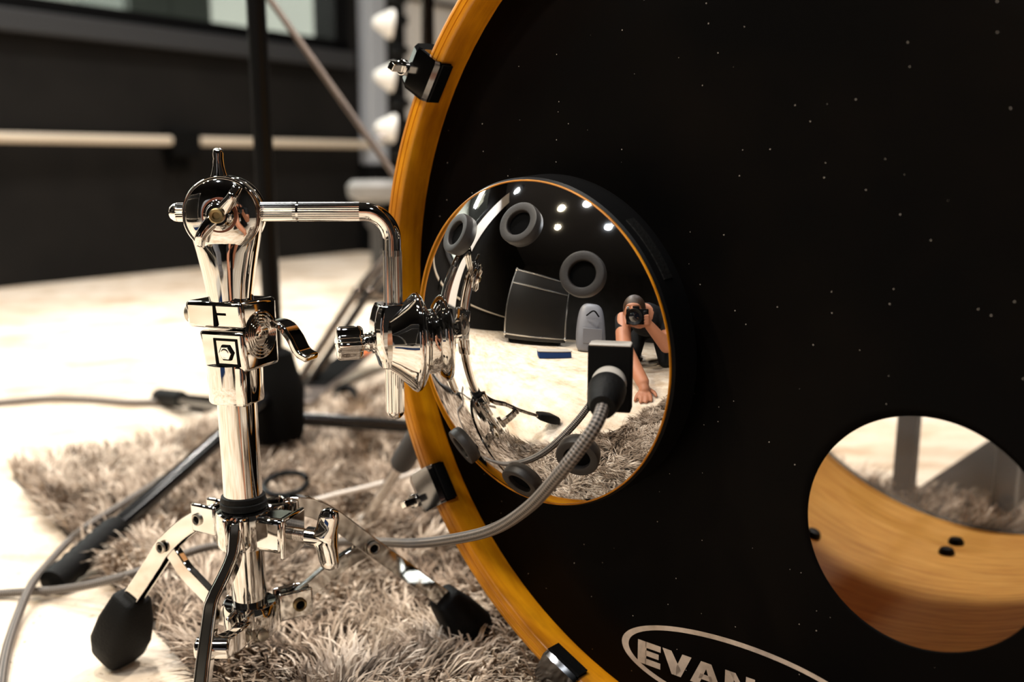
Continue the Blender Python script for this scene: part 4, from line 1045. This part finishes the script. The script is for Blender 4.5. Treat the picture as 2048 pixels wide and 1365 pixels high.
# right arm to the camera grip
hr_ = V((.068, -.085, .385)); elr = V((.215, -.17, .215))
chain(b, [shr, elr, hr_+V((.025, -.018, -.03))], [.064, .050, .033])
chain(b, [hr_+V((.025, -.018, -.03)), hr_+V((.012, .0, .0))], [.026, .024])
for j, dz in enumerate((.030, .012, -.006, -.022)):
    q0_ = hr_+V((.016, .004, dz)); chain(b, [q0_, hr_+V((.012, .030, dz)), hr_+V((-.006, .036, dz-.002))], [.0105, .0095, .0080], 12)
chain(b, [hr_+V((.01, -.02, .012)), hr_+V((-.012, -.03, .026)), hr_+V((-.030, -.028, .034))], [.012, .010, .008], 12)
# left arm down to the floor
hl = V((.075, .165, .030)); ell = V((-.070, -.075, .225))
chain(b, [shl, ell, hl+V((-.012, -.035, .035))], [.064, .050, .033]); chain(b, [hl+V((-.012, -.035, .035)), hl+V((.0, -.005, .008))], [.026, .026])
for j, (dx, L_) in enumerate(((-.028, .050), (-.010, .060), (.008, .058), (.025, .046))):
    q0_ = hl+V((dx*.8, .012, -.004)); chain(b, [q0_, q0_+V((dx*.35, L_*.5, -.004)), q0_+V((dx*.5, L_, -.016))], [.0100, .0090, .0078], 12)
chain(b, [hl+V((.018, -.02, .0)), hl+V((.045, -.004, -.008)), hl+V((.055, .018, -.016))], [.013, .010, .008], 12)
# head
hc = V((-.022, -.190, .476))
b.ball(hc, .086, 28, (.88, 1.05, 1.18)); b.ball(hc+V((0, .02, -.055)), .066, 24, (.9, 1., 1.0))
capsule(b, neck, hc+V((0, -.03, -.05)), .056, .050); b.ball(hc+V((0, .098, -.012)), .014, 14, (.9, 1, 1.5))
b.ball(hc+V((.078, -.005, -.01)), .018, 14, (.4, .8, 1.4)); b.ball(hc+V((-.078, -.005, -.01)), .018, 14, (.4, .8, 1.4)); b.ball(hc+V((0, .075, .02)), .03, 14, (1.6, .7, .5)); b.ball(hc+V((0, .088, -.062)), .016, 14, (1.5, .6, .5))
body = b.build('body', 'skin', ph)
md = body.modifiers.new('r', 'REMESH'); md.mode = 'VOXEL'; md.voxel_size = .0055; md.use_smooth_shade = True
dg = bpy.context.evaluated_depsgraph_get(); me = bpy.data.meshes.new_from_object(body.evaluated_get(dg)); body.modifiers.clear(); body.data = me
me.materials.clear(); me.materials.append(MATS['skin']); me.materials.append(MATS['tshirt'])
off = ph.location; mi = []
for p in me.polygons:
    c = p.center+off
    def seg_t(a, b_):
        d_ = b_-a; return (c-a).dot(d_)/d_.dot(d_), (c-(a+d_*max(0, min(1, (c-a).dot(d_)/d_.dot(d_))))).length
    sk_ = False
    if (c-hc).length < .15 and c.y > -.285: sk_ = True
    for s_, e_, h_ in ((shr, elr, hr_), (shl, ell, hl)):
        t1, dd = seg_t(s_, e_)
        if t1 > .55 and dd < .065: sk_ = True
        t2, dd2 = seg_t(e_, h_)
        if t2 > -.1 and dd2 < .085: sk_ = True
    mi.append(0 if sk_ else 1)
me.polygons.foreach_set('material_index', mi); me.polygons.foreach_set('use_smooth', [True]*len(mi))
md = body.modifiers.new('s', 'SMOOTH'); md.iterations = 4; md.factor = .5
hb = MB(); hb.ball(hc+V((0, -.014, .022)), .094, 28, (.92, 1.06, 1.10)); 
for k in range(26):
    a = rnd.uniform(0, 2*PI); e_ = rnd.uniform(.15, 1.2); d_ = V((math.cos(a)*math.cos(e_)*.9, math.sin(a)*math.cos(e_)*1.05-.1, math.sin(e_)*1.1))
    q = hc+V((0, -.014, .022))+d_*.088; hb.ball(q-d_*.008, rnd.uniform(.012, .019), 10)
hair = hb.build('hair', 'hair', ph)
# trim hair off the face
bmh = bmesh.new(); bmh.from_mesh(hair.data); rm = []
for f_ in bmh.faces:
    c = f_.calc_center_median()+off-hc
    if (c.y > .055 and c.z < .022) or c.z < -.045: rm.append(f_)
bmesh.ops.delete(bmh, geom=rm, context='FACES'); bmh.to_mesh(hair.data); bmh.free()
for sgn in (-1, 1):
    e_ = MB().ball(hc+V((sgn*.032, .080, .002)), .0115, 14).build('eye', 'cream_plastic', ph); MB().ball(hc+V((sgn*.032, .0885, .002)), .005, 10).build('iris', 'black_paint', e_)
# the camera in the hands; its front glass lies just behind the viewpoint
fwd = V((0, cp, -sp)); upv = V((0, sp, cp))
pc = thing('photo_camera', CAM-fwd*.11-upv*.05, 'black camera with a large lens held by the kneeling person', 'camera')
KF = M(((1, upv.x, fwd.x, 0), (0, upv.y, fwd.y, 0), (0, upv.z, fwd.z, H), (0, 0, 0, 1)))
m = MB(); m.box((.150, .105, .036), KF, (.010, -.002, -.120)); m.build('camera_body', 'black_matte', pc, bevel=.006)
m = MB(); m.box((.030, .085, .050), KF, (.062, -.004, -.112)); m.build('grip', 'rubber', pc, bevel=.010)
m = MB(); m.box((.046, .030, .050), KF, (0, .054, -.118)); m.build('viewfinder', 'black_matte', pc, bevel=.006)
ln_ = MB().lathe([(1e-4, -.104), (.038, -.104), (.039, -.075), (.044, -.070), (.044, -.040), (.042, -.037), (.048, -.030), (.050, -.008), (.0475, -.006), (.0440, -.008), (.031, -.018)], KF, 48).build('lens', 'black_paint', pc, sharp=40)
MB().lathe([(1e-4, -.0125), (.016, -.0135), (.0315, -.018)], KF, 40).build('front_glass', 'lens_glass', ln_)
